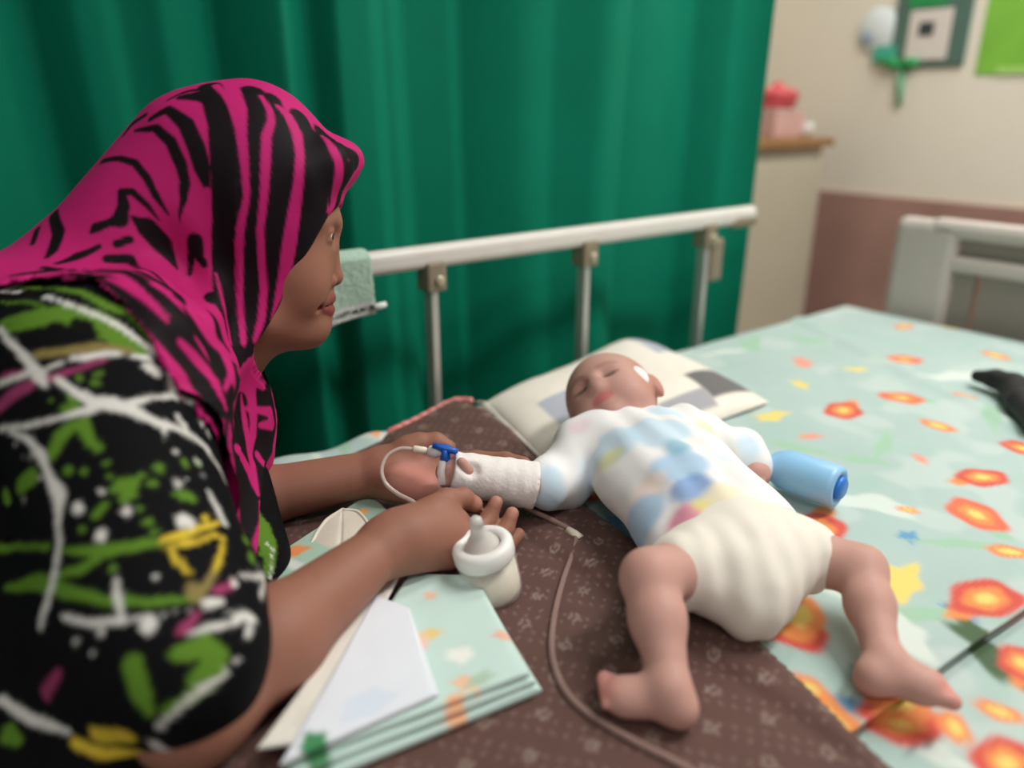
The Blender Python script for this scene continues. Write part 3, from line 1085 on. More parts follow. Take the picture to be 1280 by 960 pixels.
S.cone(H(255, 410, 0.02), H(272, 540, 0.005), 0.072, 0.058, 0.04)
S.cone(H(272, 540, 0.005), H(290, 620, 0.0), 0.058, 0.036, 0.03)
S.cone(H(290, 620, 0.0), H(305, 678, 0.005), 0.036, 0.016, 0.02)


def capef(P):
    hx, hy, hz = headq(P)
    d2 = poly2d(np.stack([hx, hy], 1), cape) * HS
    return np.maximum(T(P) - 0.007, d2)


S.func(capef, 0.025)


def sfold(P):
    hx, hy, hz = headq(P)
    lo_ = sstep((hy - 300) / 90.0)
    f = 0.0030 * np.sin(((hx - 330) * 0.62 + (hy - 430) * 0.55) / 9.5 + 2.5 * vnoise(P, 9, 3)) * lo_ * sstep((360 - hx) / 60)
    f += 0.0028 * vnoise(P + 7, 14, 6, 2)
    # folds gathered at the nape
    r = np.hypot(hx - 300, hy - 440)
    a = np.arctan2(hy - 440, hx - 300)
    f += 0.0040 * np.sin(a * 15 + r * 0.012) * np.exp(-((r - 130) / 75.0) ** 2) * (hx < 300)
    return f


S0 = S
S = Sdf()
S.func(S0)
S.add('shell', lambda P: 0, (0, 0, 0), 1e9, 0.0070, 'shell')


def cutf(P):
    hx, hy, hz = headq(P)
    sh = np.where(hz < 0, -hz / 0.075 * 48.0 * sstep((340 - hy) / 60.0), 0)
    return poly2d(np.stack([hx - sh, hy], 1), cut) * HS


S.func(cutf, 0.003, 's')
S.func(lambda P: poly2d(np.stack(headq(P)[:2], 1), below) * HS, 0.0, 's')
sc_me = grow('headscarf', S, (-0.12, 0.60, 0.62), (0.46, 1.02, 1.14), 0.0024)
relief(sc_me, sfold, lambda P: np.where(np.concatenate([S0(p) for p in np.array_split(P, 200)]) < -0.0035, -1.0, 1.0))

# --- prints on the two garments: strokes drawn on the cloth, given in room coordinates
STROKES = {
    'green': [
        [(.0334,.69,.92,.0086),(.0411,.6776,.9239,.0092),(.0489,.6698,.9268,.0098),(.0607,.662,.9294,.0094),(.073,.6577,.9313,.0091),(.0823,.6501,.9285,.0098),(.0918,.6439,.9253,.0105),(.0981,.6367,.9194,.0102),(.1047,.6307,.9132,.0099),(.1105,.6256,.9068,.0082),(.1166,.6213,.9002,.0066)],
        [(.0582,.7727,.9325,.0022),(.0681,.7622,.9327,.0028),(.0742,.7151,.9401,.0033),(.081,.6863,.9426,.003),(.0896,.6753,.9417,.0027),(.0972,.6626,.9372,.0037),(.1053,.6536,.932,.0047),(.1142,.6485,.9271,.0043),(.1236,.6452,.9218,.0039),(.1377,.6409,.9107,.0016)],
        [(.042,.7518,.9258,.0015),(.0541,.7031,.934,.0018),(.0622,.6723,.9345,.0015)],
        [(.1166,.6451,.924,.002),(.1214,.639,.9169,.0029),(.1265,.634,.9095,.0039),(.1332,.627,.8976,.0039)],
        [(.0617,.6086,.8827,.0022),(.0624,.601,.8752,.004),(.0554,.6035,.8737,.0032)],
        [(.0637,.5903,.8647,.0054),(.0643,.5826,.8575,.0043),(.0685,.5728,.8501,.0025)],
        [(.0593,.5928,.865,.0039),(.0486,.5933,.8579,.0057),(.0405,.5892,.8461,.0039)],
        [(.0271,.5948,.8323,.0064),(.0188,.6054,.8226,.0061)],
        [(.0111,.6651,.7915,.0063)],
        [(.0744,.5494,.8301,.0046),(.0802,.5472,.8292,.0056),(.0747,.5417,.8225,.0042)],
        [(.07,.5558,.8348,.0023)],
        [(.0711,.5633,.8422,.0023)],
        [(.1023,.5535,.8328,.004)],
        [(.094,.5444,.826,.003)],
        [(.0895,.5499,.8321,.0023)],
        [(.1211,.5601,.8287,.0034)],
        [(.1308,.5647,.8241,.003)],
        [(.1064,.5387,.8164,.0018),(.1152,.5383,.8113,.0033)],
        [(.0472,.5751,.8389,.0032)],
        [(.056,.5675,.8383,.0026)],
        [(.0789,.608,.8877,.0028)],
        [(.0699,.6142,.8918,.0027)],
        [(.083,.6119,.8926,.002)],
        [(.0491,.6135,.8793,.0016)],
        [(.1415,.6085,.8643,.0014)],
        [(-.0019,.6393,.7624,.0041),(.009,.6117,.774,.0029),(.0169,.5769,.7876,.0024),(.0246,.5586,.7932,.0021)],
        [(.032,.5449,.7948,.002),(.0413,.5332,.7965,.0032),(.0507,.5239,.797,.0044),(.0608,.5181,.7984,.0042),(.0713,.514,.7988,.0041),(.0856,.5106,.7974,.0033)],
        [(.026,.5378,.782,.0024),(.0383,.524,.7878,.004),(.0497,.5208,.7943,.0032)],
        [(-.0044,.6005,.7494,.0026),(.0055,.58,.7591,.0043),(.0148,.5553,.7712,.0058),(.0211,.5376,.7746,.0051),(.0273,.524,.776,.0044),(.0335,.5141,.7765,.004),(.0396,.5056,.7764,.0035),(.0458,.4978,.7757,.0031),(.0535,.4911,.7759,.0031),(.0611,.4848,.7757,.0031),(.0689,.4794,.775,.0031),(.0766,.4758,.7743,.0029),(.0844,.473,.773,.0026),(.0926,.4712,.771,.0024)],
        [(.0497,.4571,.7481,.0068),(.0497,.4522,.741,.0068),(.0498,.4482,.7333,.0068),(.0517,.4429,.7195,.003)],
        [(.0739,.4481,.7511,.0048),(.0819,.447,.7508,.0064),(.0902,.4467,.7499,.0082),(.0963,.4423,.7413,.0074),(.0869,.4394,.7385,.0058),(.078,.4379,.7347,.0042)],
        [(.0613,.4381,.72,.0038),(.0686,.4362,.7233,.0044),(.076,.4352,.7258,.005),(.085,.4355,.7291,.0048),(.0944,.4373,.7313,.0047)],
        [(.2048,.6848,.7046,.0041),(.2085,.6745,.6913,.0071),(.2077,.6563,.6785,.007),(.2013,.6454,.6722,.0066),(.1961,.6378,.664,.0063)],
        [(.1884,.6594,.6924,.0046)],
        [(.1484,.5179,.7599,.0032)],
        [(.1483,.5279,.768,.0046)],
        [(.2008,.6693,.6932,.0064),(.1993,.6528,.6817,.0063)],
        [(.1472,.5149,.7592,.005)],
        [(.1971,.6479,.6783,.0052)],
        [(.055,.51,.7897,.0024)],
        [(.055,.5431,.8148,.0025),(.062,.544,.8197,.0025)],
        [(.0837,.5243,.8081,.0029)],
        [(.0812,.5334,.8155,.0021)],
        [(.0457,.5424,.8074,.0023)],
        [(.07,.5487,.8279,.0038),(.0798,.5479,.8299,.0042),(.0793,.5414,.8233,.0029)],
        [(.1105,.5387,.8143,.0043),(.1181,.5381,.8091,.0026)],
        [(.086,.5168,.8026,.0025)],
        [(-.0236,.5452,.6685,.0071),(-.0194,.5357,.6681,.0041)],
    ],
    'gap': [
        [(.0638,.6533,.9254,.0019),(.0712,.6444,.9214,.0022)],
        [(.0788,.6473,.9257,.0042),(.0856,.641,.9221,.0049),(.0894,.6343,.9166,.0019)],
        [(.1189,.6416,.9203,.001),(.1312,.6373,.9106,.002)],
        [(.0381,.7343,.923,.0032),(.0523,.689,.9331,.0012)],
        [(.0733,.6358,.9147,.0022),(.0604,.6453,.9177,.0041),(.0467,.6545,.9161,.0033)],
        [(.0328,.6864,.9189,.0011),(.0424,.6745,.9239,.0006)],
        [(.0664,.4446,.7433,.0038),(.0715,.4399,.7368,.0042)],
    ],
    'magenta': [
        [(.0199,.6484,.8704,.0048),(.0305,.6386,.8818,.0055),(.0418,.63,.8886,.0033)],
        [(.0513,.6243,.892,.0026),(.0601,.6211,.8947,.0024),(.0692,.6193,.897,.0022),(.0794,.6184,.899,.0019),(.0898,.6185,.9008,.0017)],
        [(.0274,.6527,.8907,.003),(.041,.6381,.8958,.0018)],
        [(.093,.4622,.7649,.0024),(.0835,.4573,.7617,.0043),(.0787,.4555,.7599,.0019)],
        [(.1093,.4757,.768,.0037),(.1237,.4836,.7636,.003)],
        [(.0119,.5042,.7311,.0031),(.007,.5114,.7196,.0042),(.0019,.5238,.7042,.0053)],
    ],
    'olive': [
        [(.0498,.641,.9068,.0033),(.0581,.6356,.9077,.0037),(.0666,.6315,.9083,.0041),(.0777,.6281,.9088,.0041),(.0892,.626,.9088,.0041),(.0984,.623,.9061,.0034),(.1081,.6212,.9029,.0027)],
        [(.1168,.4934,.7748,.0021),(.1052,.48,.7721,.0029),(.0961,.4733,.7714,.0052),(.0956,.4797,.7751,.0044)],
    ],
    'yellow': [
        [(.0889,.5116,.7981,.0025),(.1041,.5135,.7963,.0034),(.1226,.5212,.7928,.002),(.1303,.5262,.7903,.0015)],
        [(.09,.507,.794,.0019),(.0999,.5073,.7925,.0019),(.1102,.509,.7902,.0019),(.1244,.5156,.7874,.0015)],
        [(.1217,.5267,.7974,.0028)],
        [(.1289,.5145,.783,.0013),(.1213,.5001,.7769,.0019),(.1146,.4911,.7744,.0015)],
        [(.0906,.506,.7931,.0019),(.0936,.4957,.7852,.0023),(.097,.489,.7802,.0018)],
        [(.0245,.4792,.6901,.0079),(.0311,.4684,.6939,.0074),(.0375,.4569,.6985,.0069)],
        [(.0111,.4945,.6797,.0036),(.0182,.4859,.6777,.0044),(.0255,.4792,.6741,.0052),(.0343,.4727,.6746,.005),(.0429,.4642,.6768,.0048)],
    ],
    'white': [
        [(.0432,.7738,.9305,.0017),(.0564,.7597,.9308,.0019)],
        [(.0668,.6875,.9391,.0018),(.0742,.6697,.9375,.0018),(.0823,.6595,.9344,.0019),(.089,.6522,.9309,.0021),(.096,.646,.9271,.0023),(.107,.6373,.9192,.0025),(.1175,.6283,.9074,.0025),(.1239,.625,.9009,.0026),(.1306,.6226,.8941,.0027),(.1422,.622,.8836,.003),(.15,.6172,.8662,.0022),(.1516,.6133,.8562,.0018),(.1534,.61,.846,.0014)],
        [(.0434,.7747,.9307,.0015),(.0549,.7763,.9327,.0013),(.0698,.7872,.9354,.0011),(.0861,.7974,.9368,.0007)],
        [(.0328,.6864,.9189,.0025),(.0381,.6582,.9109,.003),(.0438,.6403,.9008,.0033),(.0471,.6293,.8934,.0051),(.0485,.6229,.8882,.0025)],
        [(.0569,.6195,.8912,.0025),(.0651,.6083,.8839,.0031),(.075,.5975,.8761,.0044),(.084,.5939,.8741,.0059),(.0956,.5887,.869,.0048),(.1024,.5845,.8637,.0038),(.1095,.5813,.858,.0028),(.1191,.5808,.8516,.0026),(.1295,.5827,.8441,.0025),(.1426,.5837,.8274,.0018),(.1463,.581,.8176,.0016),(.1504,.5799,.807,.0014),(.152,.5741,.7955,.001)],
        [(.0234,.655,.8854,.0017),(.0328,.644,.891,.002),(.0406,.6372,.8946,.002)],
        [(.0532,.6296,.8988,.0016),(.0615,.6272,.9017,.002)],
        [(.069,.6259,.9038,.0024),(.0777,.6233,.9039,.0026),(.0876,.6219,.9043,.0024),(.1008,.6202,.9029,.0021)],
        [(.1088,.6185,.8998,.0023),(.1208,.619,.8957,.0025)],
        [(.0164,.6439,.8548,.0017),(.0308,.619,.8616,.0023),(.0397,.6096,.8654,.0023),(.0487,.603,.8682,.0023),(.0573,.5991,.8702,.0023),(.0659,.5963,.8719,.0023),(.0773,.5944,.8736,.0031)],
        [(.0967,.5917,.8718,.0033),(.1116,.5957,.872,.0021),(.1306,.602,.8667,.0021),(.1417,.6053,.8589,.0018),(.1529,.6112,.8496,.0022)],
        [(.1169,.6134,.8911,.0031),(.1222,.612,.8863,.0044)],
        [(.1328,.6155,.8831,.0024),(.1317,.6087,.8749,.0039),(.1308,.6046,.87,.0021)],
        [(.0216,.6311,.8559,.0016),(.0302,.6124,.8542,.0027),(.0347,.5971,.8468,.0039),(.036,.5855,.8372,.0032),(.0367,.5749,.8276,.003),(.0376,.5674,.8217,.0038)],
        [(.1283,.5901,.854,.0017),(.1309,.5863,.8467,.0025)],
        [(.1145,.5794,.8533,.0007),(.1121,.5716,.8465,.0007)],
        [(.1461,.5988,.8417,.0018)],
        [(.1495,.5969,.8317,.0026)],
        [(.1113,.5451,.8203,.0027)],
        [(.1312,.5656,.8247,.0017)],
        [(.1309,.557,.8166,.0015)],
        [(.1321,.5432,.8019,.0019)],
        [(.0252,.6091,.8421,.0013)],
        [(.0295,.6028,.8442,.0016)],
        [(.0309,.5883,.8327,.0019)],
        [(.0624,.5517,.8272,.0017)],
        [(.0224,.6224,.8484,.0016)],
        [(.1178,.5495,.8206,.0009)],
        [(.1166,.5654,.8373,.0009)],
        [(.0377,.5771,.8311,.0038),(.0393,.5694,.8256,.0046),(.0345,.5619,.8129,.0025),(.0317,.5516,.7999,.0025),(.0283,.5475,.7914,.0026),(.025,.5428,.7833,.0026),(.0208,.5392,.7751,.0029),(.0167,.5356,.7669,.0032),(.011,.5339,.7561,.0036),(.0088,.5315,.7508,.002)],
        [(.0466,.5546,.819,.0035),(.0468,.553,.8178,.0033)],
        [(.0548,.5311,.8048,.0039)],
        [(.0732,.535,.8156,.0033)],
        [(.1112,.5453,.8206,.0028)],
        [(.0769,.4917,.7834,.0022)],
        [(.1054,.5223,.8026,.0055),(.109,.5215,.8005,.0043)],
        [(.0187,.5967,.8142,.0017)],
        [(.064,.4679,.7666,.0056)],
        [(.0385,.4859,.7611,.0025)],
        [(.0246,.4976,.7529,.0021)],
        [(.0313,.4829,.7497,.0019)],
        [(.0553,.5032,.785,.0008),(.0532,.4973,.7798,.0022),(.052,.4868,.7724,.0021),(.0515,.4797,.7676,.0017)],
        [(.022,.5159,.763,.0014),(.0289,.5037,.7636,.0029),(.0376,.492,.7648,.0021),(.05,.481,.7675,.0017),(.058,.4756,.7689,.0014),(.0695,.4701,.7697,.001)],
        [(.0745,.4681,.7694,.0014)],
        [(.0798,.4671,.7692,.0012)],
        [(.0888,.466,.7682,.0016)],
        [(.1309,.5487,.8084,.0009),(.1338,.541,.7981,.002),(.1349,.5269,.7863,.0025)],
        [(.1015,.4673,.7665,.0036),(.1094,.4682,.7637,.003)],
        [(.1237,.4836,.7636,.0027)],
        [(.1304,.4911,.763,.0015),(.1429,.4988,.7525,.0024),(.1552,.5178,.7385,.003)],
        [(.1532,.5122,.7396,.0021),(.142,.4874,.7423,.002)],
        [(.2036,.6474,.6728,.0012),(.1954,.6345,.6561,.0014)],
        [(.202,.6558,.6825,.0012),(.2085,.6522,.6735,.0012)],
        [(.1504,.5139,.7506,.0011)],
        [(.0858,.4536,.7582,.0014),(.0973,.4543,.7571,.0022),(.1109,.4558,.7522,.0022),(.1213,.4628,.7506,.0031),(.1288,.4635,.7418,.0027)],
        [(.1186,.4528,.7407,.0018),(.1239,.4584,.7422,.0023)],
        [(.0551,.4406,.7097,.0021),(.0634,.437,.7172,.0023),(.072,.4354,.7232,.0025),(.0797,.435,.7264,.0027),(.0878,.4356,.7288,.0029),(.0958,.4367,.7286,.0018)],
        [(.108,.4425,.7329,.0016)],
        [(.0994,.4383,.7304,.0014)],
        [(.1117,.462,.7578,.0018)],
        [(-.0241,.5669,.6831,.0034),(-.0168,.552,.6819,.0038),(-.0096,.5369,.6812,.0042),(-.0031,.5249,.6821,.0036),(.0032,.5116,.6843,.003),(.0094,.5005,.685,.0024)],
        [(.0505,.4462,.6941,.0031),(.0576,.4492,.6805,.0035),(.0696,.4852,.6362,.0043)],
    ],
    'scarf_black': [
        [(.2257,.8223,1.0862,.004),(.2424,.8112,1.0881,.0087),(.256,.7937,1.0813,.0115)],
        [(.2163,.8296,1.0841,.0017),(.2337,.828,1.0918,.0029),(.2536,.8171,1.0946,.0041)],
        [(.2552,.8215,1.0966,.0118),(.2523,.8001,1.085,.0135),(.2521,.7876,1.0737,.0153),(.2529,.7786,1.0625,.0171),(.2491,.7719,1.0492,.0165),(.2457,.7667,1.0359,.0159),(.2428,.7632,1.0225,.0154),(.2404,.7611,1.009,.0148),(.238,.7611,.9952,.0139),(.236,.7625,.9811,.013),(.2343,.7651,.9667,.0121),(.2327,.7682,.952,.0111),(.2314,.7691,.9372,.0114),(.229,.7661,.9231,.0115),(.2255,.7593,.9098,.0116),(.2214,.7506,.8971,.0117),(.223,.7494,.882,.0118),(.2236,.7447,.8676,.0118),(.2227,.7352,.8547,.0118)],
        [(.2871,.7963,1.0897,.0147),(.2814,.781,1.0759,.0153),(.2775,.7703,1.0623,.0159),(.2745,.7623,1.0489,.0165),(.2721,.7561,1.0355,.0172),(.2684,.7521,1.022,.0169),(.2652,.7496,1.0084,.0165),(.2624,.7484,.9947,.0162),(.2601,.7485,.9807,.0159),(.258,.7495,.9664,.0157),(.2563,.7516,.9518,.0154),(.2548,.7543,.9368,.0152),(.2531,.7565,.9217,.0149),(.2515,.7574,.9078,.0132),(.2494,.757,.894,.0114),(.2465,.7542,.8808,.0096),(.243,.7494,.8681,.0078),(.2397,.7451,.8553,.006)],
        [(.302,.7895,1.0842,.0119),(.2987,.7764,1.0717,.0132),(.2966,.7668,1.0594,.0146),(.2955,.7595,1.0471,.016),(.2945,.7529,1.0348,.0175),(.2896,.7477,1.0213,.0174),(.2856,.7452,1.0076,.0174),(.2822,.7442,.9937,.0175),(.2793,.7444,.9796,.0176),(.2766,.7456,.9652,.0169),(.2744,.7478,.9504,.0163),(.2724,.7509,.9353,.0157),(.2705,.7545,.9198,.0151),(.2673,.7562,.9035,.0127),(.2629,.7548,.8879,.0101),(.2579,.7516,.8726,.0076)],
        [(.328,.7812,1.0672,.0121),(.3281,.7697,1.0531,.0141),(.3271,.7558,1.0393,.0159),(.3281,.7465,1.0253,.0179),(.3241,.7429,1.0114,.0179),(.322,.7435,.9969,.018),(.3209,.7465,.982,.0181),(.3146,.7478,.9664,.0177),(.3083,.7492,.9508,.0173),(.3026,.7519,.9347,.0168),(.2957,.7543,.9207,.0148),(.2889,.7568,.9067,.0128),(.2813,.7574,.893,.0108)],
        [(.3507,.784,1.0537,.0093),(.3484,.7592,1.0436,.0106),(.3528,.7497,1.0329,.0121),(.3487,.7458,1.0187,.0126),(.348,.7494,1.0037,.0133),(.3508,.7606,.9875,.0141)],
        [(.3714,.8335,.9561,.0103)],
        [(.3585,.7539,1.0369,.0107),(.3811,.7741,1.0262,.0127),(.3636,.7508,1.0154,.0093),(.3596,.7551,1.0026,.0062)],
        [(.3354,.7564,.9677,.0078),(.3252,.7548,.9545,.0085)],
        [(.3546,.8477,.924,.0103)],
        [(.2966,.7589,.911,.0093),(.2853,.7588,.8953,.0087),(.2713,.7551,.8823,.0089),(.2574,.7511,.8697,.0091),(.24,.7454,.8568,.0066)],
        [(.1969,.8282,1.0665,.0029),(.212,.8179,1.0754,.0052),(.2207,.7964,1.0626,.0079),(.2218,.7883,1.052,.0082),(.2234,.7826,1.0414,.0085),(.2247,.7767,1.0225,.008),(.2256,.773,1.0062,.0034)],
        [(.1842,.8382,1.0564,.002),(.198,.8153,1.0586,.0048),(.2054,.7982,1.0467,.0057),(.2083,.7888,1.028,.0062),(.2085,.7843,1.0091,.0057),(.2053,.7828,.9955,.0034),(.2002,.7833,.9818,.0014),(.1984,.7846,.9719,.0006)],
        [(.1536,.8539,1.0282,.0035),(.1653,.8304,1.0317,.0034),(.1746,.815,1.028,.004),(.1803,.8026,1.0148,.004),(.184,.795,.9987,.0034),(.1909,.7892,.982,.0011)],
        [(.183,.7934,.9765,.0009),(.1755,.7981,.9906,.0028),(.1663,.8071,1.0029,.0034),(.1581,.8124,1.0022,.004),(.1572,.8079,.991,.0057),(.1515,.8055,.9778,.0073),(.1416,.8095,.9755,.0039),(.1316,.8141,.9716,.0051),(.1273,.815,.9677,.0022)],
        [(.1616,.8021,.9802,.0017),(.1721,.797,.97,.0091),(.1826,.7946,.9536,.0093),(.1871,.792,.9418,.0055),(.1908,.7857,.9306,.0017)],
        [(.106,.8663,.9807,.0064),(.1031,.8369,.9673,.0068),(.0934,.8207,.9537,.005),(.0864,.8115,.949,.0022)],
        [(.0899,.868,.9676,.004),(.0807,.8433,.9575,.0028)],
        [(.1962,.8397,1.0704,.0029),(.1859,.8536,1.0621,.0041),(.1756,.8517,1.0512,.0017)],
        [(.209,.7776,.9566,.0075),(.2107,.776,.9415,.0064),(.213,.773,.9335,.0035)],
        [(.2064,.7802,.953,.0058),(.2044,.7841,.9381,.0041),(.2003,.7806,.9244,.0023)],
        [(.21,.7525,.9044,.0075)],
        [(.1922,.6897,.9027,.0086),(.1892,.67,.8911,.0074),(.2028,.6962,.8682,.0041)],
        [(.092,.7966,.9451,.0027),(.1109,.8044,.9486,.005),(.1298,.8053,.9553,.0025)],
        [(.1083,.7361,.9461,.0036)],
        [(.1337,.7955,.9445,.005),(.1506,.7904,.9434,.0051),(.1588,.7509,.9374,.0044),(.1614,.7041,.9315,.0047),(.169,.6824,.9213,.0026)],
        [(.0549,.7811,.9415,.0026),(.0664,.7758,.9427,.0036),(.0785,.7749,.9431,.0047),(.0911,.7773,.9429,.0058),(.0979,.753,.9455,.0055),(.1059,.7398,.9462,.0053),(.1096,.7005,.9518,.0049),(.118,.6918,.9519,.0054),(.1275,.6894,.9509,.0059),(.1363,.6719,.9445,.0073),(.1411,.6581,.9376,.007),(.1465,.6475,.9302,.0068),(.1528,.6415,.9211,.0068),(.1609,.6421,.9102,.0069),(.1671,.6442,.8984,.0072),(.1738,.6475,.8858,.0076)],
        [(.1443,.7998,.9568,.0039),(.1549,.7978,.9602,.004)],
        [(.081,.7867,.9441,.0049),(.0907,.7744,.9427,.0052)],
        [(.0911,.6926,.954,.005),(.1005,.687,.9517,.0053),(.1096,.679,.9498,.0056),(.1145,.6652,.9445,.007),(.12,.6555,.9385,.0084),(.1254,.6459,.9325,.0098),(.1295,.6366,.925,.0105),(.1341,.6303,.9168,.0111),(.1393,.6267,.9079,.0118),(.1436,.6246,.898,.0119),(.1482,.6232,.8877,.012),(.1522,.6193,.878,.0121),(.1543,.6126,.8695,.0111),(.1563,.6054,.8612,.01),(.1589,.601,.8519,.009),(.1661,.6182,.8301,.0073),(.1648,.6035,.8208,.0052)],
        [(.1396,.6973,.9481,.0063),(.1454,.6859,.9436,.007),(.1536,.6854,.9369,.0077),(.1659,.7017,.9264,.0087),(.163,.6678,.9231,.0091),(.165,.6549,.9154,.0097),(.1695,.6517,.9053,.0105),(.1726,.6495,.8929,.0105),(.1754,.646,.8807,.0106),(.1762,.6349,.8709,.0105),(.1765,.6249,.8581,.0105),(.1821,.6331,.8384,.0107)],
        [(.2382,.7442,.8495,.009)],
        [(.2762,.8423,.8014,.0109),(.276,.8216,.7905,.0113),(.2618,.7746,.791,.0121),(.2641,.7763,.774,.0136),(.2608,.772,.7468,.0137),(.2517,.7625,.7348,.0128),(.2399,.7444,.7272,.0119),(.227,.7219,.7225,.0129),(.2154,.7028,.7169,.0138)],
        [(.1744,.6217,.8572,.0075),(.1745,.6181,.8427,.009),(.1859,.6544,.8117,.0112)],
        [(.2054,.7215,.7679,.0137),(.2029,.7111,.7561,.0148),(.1988,.7006,.7423,.0147),(.1946,.6894,.7292,.0146)],
        [(.236,.7451,.8602,.0065),(.2298,.7389,.8472,.0089)],
        [(.2403,.7591,.9179,.0124),(.2381,.7579,.9033,.0125),(.2356,.7555,.8889,.0127),(.2323,.751,.875,.0128),(.228,.743,.8621,.0129),(.2219,.7312,.849,.013)],
        [(.1971,.6566,.8575,.0119),(.1929,.6499,.8448,.0121)],
        [(.2207,.7467,.7918,.0144),(.2185,.7425,.7754,.0149),(.2147,.7327,.7613,.0152),(.2117,.7227,.751,.0143),(.209,.7139,.7404,.0133),(.2062,.7045,.7303,.0124),(.1949,.6806,.7165,.0109)],
        [(.278,.8397,.8002,.0086)],
        [(.254,.7682,.8055,.0097),(.2534,.7673,.787,.0115),(.2522,.7646,.769,.0134),(.2433,.7554,.7455,.012),(.2273,.7312,.7302,.0078)],
        [(.1438,.6319,.9162,.006),(.1487,.6298,.9076,.007),(.1541,.6295,.8983,.0081),(.1593,.6294,.8867,.008),(.1643,.6276,.8753,.0078),(.1642,.6161,.8634,.0078),(.1645,.6064,.851,.0077)],
        [(.1957,.7191,.79,.0083)],
        [(.1648,.6035,.8208,.0062)],
        [(.1343,.6753,.9462,.0051),(.1382,.6588,.939,.0054),(.1427,.646,.9312,.0057),(.1483,.6385,.9223,.006),(.1562,.6336,.9053,.0061)],
        [(.2067,.7004,.724,.0134),(.2005,.6857,.7157,.0125),(.1944,.6713,.7077,.0116),(.1832,.652,.6947,.0062)],
    ],
    'scarf_pink': [
        [(.2607,.8201,1.0974,.0039),(.2649,.7904,1.0813,.0052),(.2637,.7794,1.0692,.0052),(.2633,.7707,1.0571,.0052),(.2606,.7629,1.0424,.0046),(.2585,.7572,1.0277,.004),(.2565,.7536,1.0128,.0035),(.2549,.7514,.9977,.0031),(.25,.7522,.9811,.0034),(.2456,.7545,.964,.0038),(.2437,.7575,.9464,.0041),(.2416,.7596,.9286,.0044),(.2396,.7581,.9111,.0039),(.2377,.7565,.8934,.0034),(.2365,.754,.8808,.0034),(.2344,.7487,.8689,.0034),(.2321,.7427,.8573,.0034)],
        [(.2754,.8078,1.0952,.0039),(.2705,.7833,1.0759,.0052),(.2633,.769,1.0544,.0047)],
        [(.2946,.793,1.0875,.0024),(.2969,.7801,1.0758,.0034),(.2942,.7706,1.0649,.0038),(.2844,.7623,1.0514,.0047),(.2805,.7565,1.0393,.0047),(.277,.752,1.0272,.0047),(.2732,.7484,1.0123,.0043),(.2701,.7465,.9972,.0038),(.2666,.7467,.9818,.0037),(.2635,.748,.9661,.0036),(.2631,.7497,.9513,.0036),(.2629,.7523,.9361,.0037),(.2634,.7552,.9206,.0038),(.2634,.7566,.905,.004),(.2601,.7554,.8903,.004),(.256,.7522,.8759,.004),(.2458,.7472,.8568,.0035)],
        [(.307,.7842,1.0786,.0024),(.3142,.7775,1.0696,.0054),(.3172,.7662,1.0534,.0059),(.3121,.7512,1.0343,.0044),(.307,.744,1.0207,.0046),(.3039,.7419,1.0068,.0048),(.3005,.7426,.9926,.0058),(.2973,.7439,.9782,.0068),(.2939,.7451,.9636,.0073),(.291,.7475,.9487,.0079),(.2884,.7506,.9335,.0074),(.2858,.754,.9179,.007),(.2813,.7563,.9041,.0053),(.2758,.7562,.8908,.0035),(.2671,.7548,.8736,.0015)],
        [(.3465,.7718,1.0497,.002),(.3479,.7523,1.0373,.005),(.3506,.7465,1.0244,.005),(.3487,.7496,1.0036,.006),(.3472,.759,.9849,.0056),(.341,.758,.9732,.0031)],
        [(.1939,.8174,1.0551,.0009),(.199,.8019,1.0427,.0014),(.2027,.791,1.0227,.0016),(.2044,.7865,1.0092,.0007)],
        [(.2252,.773,1.0034,.0028),(.2235,.7725,.9896,.0033),(.2218,.7723,.9756,.0038),(.2194,.7728,.9585,.0033),(.2167,.7724,.9414,.0029)],
        [(.2211,.7658,.9242,.0012),(.2203,.7572,.9109,.0016),(.2196,.7493,.8976,.0019),(.2191,.7451,.8855,.0021),(.2192,.7429,.8729,.0022),(.2173,.7337,.8622,.0024)],
        [(.111,.6771,.9494,.002),(.1233,.6623,.9428,.004),(.133,.6461,.9333,.004),(.1364,.6377,.9264,.0028),(.1405,.6324,.9187,.0016)],
        [(.1423,.6714,.9417,.0029),(.1485,.665,.9357,.0039),(.1558,.6627,.9288,.005),(.1636,.6597,.9197,.0033)],
        [(.1913,.7682,.9154,.0063)],
        [(.1756,.6995,.9176,.0062),(.1664,.6576,.9154,.0063),(.1713,.6543,.9055,.0065),(.1775,.6558,.8942,.0068),(.1907,.6616,.8745,.0061),(.1869,.6417,.8623,.0047),(.1744,.6217,.8572,.0025)],
        [(.1462,.6271,.9024,.0028),(.1517,.627,.8936,.0038),(.1574,.6274,.8844,.0049),(.1627,.6259,.8745,.0051),(.1667,.6199,.8661,.0053),(.1678,.6129,.8559,.0039),(.1705,.6122,.8433,.0025)],
        [(.1994,.6617,.8564,.0049)],
        [(.2414,.7569,.816,.0083),(.2555,.7683,.7985,.0042)],
        [(.2295,.7521,.7849,.0026),(.2601,.7716,.7671,.006),(.261,.7722,.7526,.0071),(.2429,.7566,.7611,.0032)],
        [(.2258,.7504,.8023,.001),(.2252,.7487,.7809,.0036),(.2237,.7404,.7562,.0046),(.2207,.7261,.7341,.0051),(.214,.7022,.7176,.0035)],
        [(.1731,.6206,.8171,.0021)],
        [(.2048,.7154,.7594,.0054),(.2099,.7172,.7449,.006),(.2141,.7155,.7318,.0066),(.2137,.6978,.7139,.0025)],
        [(.2314,.7406,.7355,.0047),(.2356,.7372,.7254,.0047)],
        [(.1735,.6438,.7848,.0013),(.1678,.6291,.7728,.0011)],
        [(.1603,.6083,.7452,.0036)],
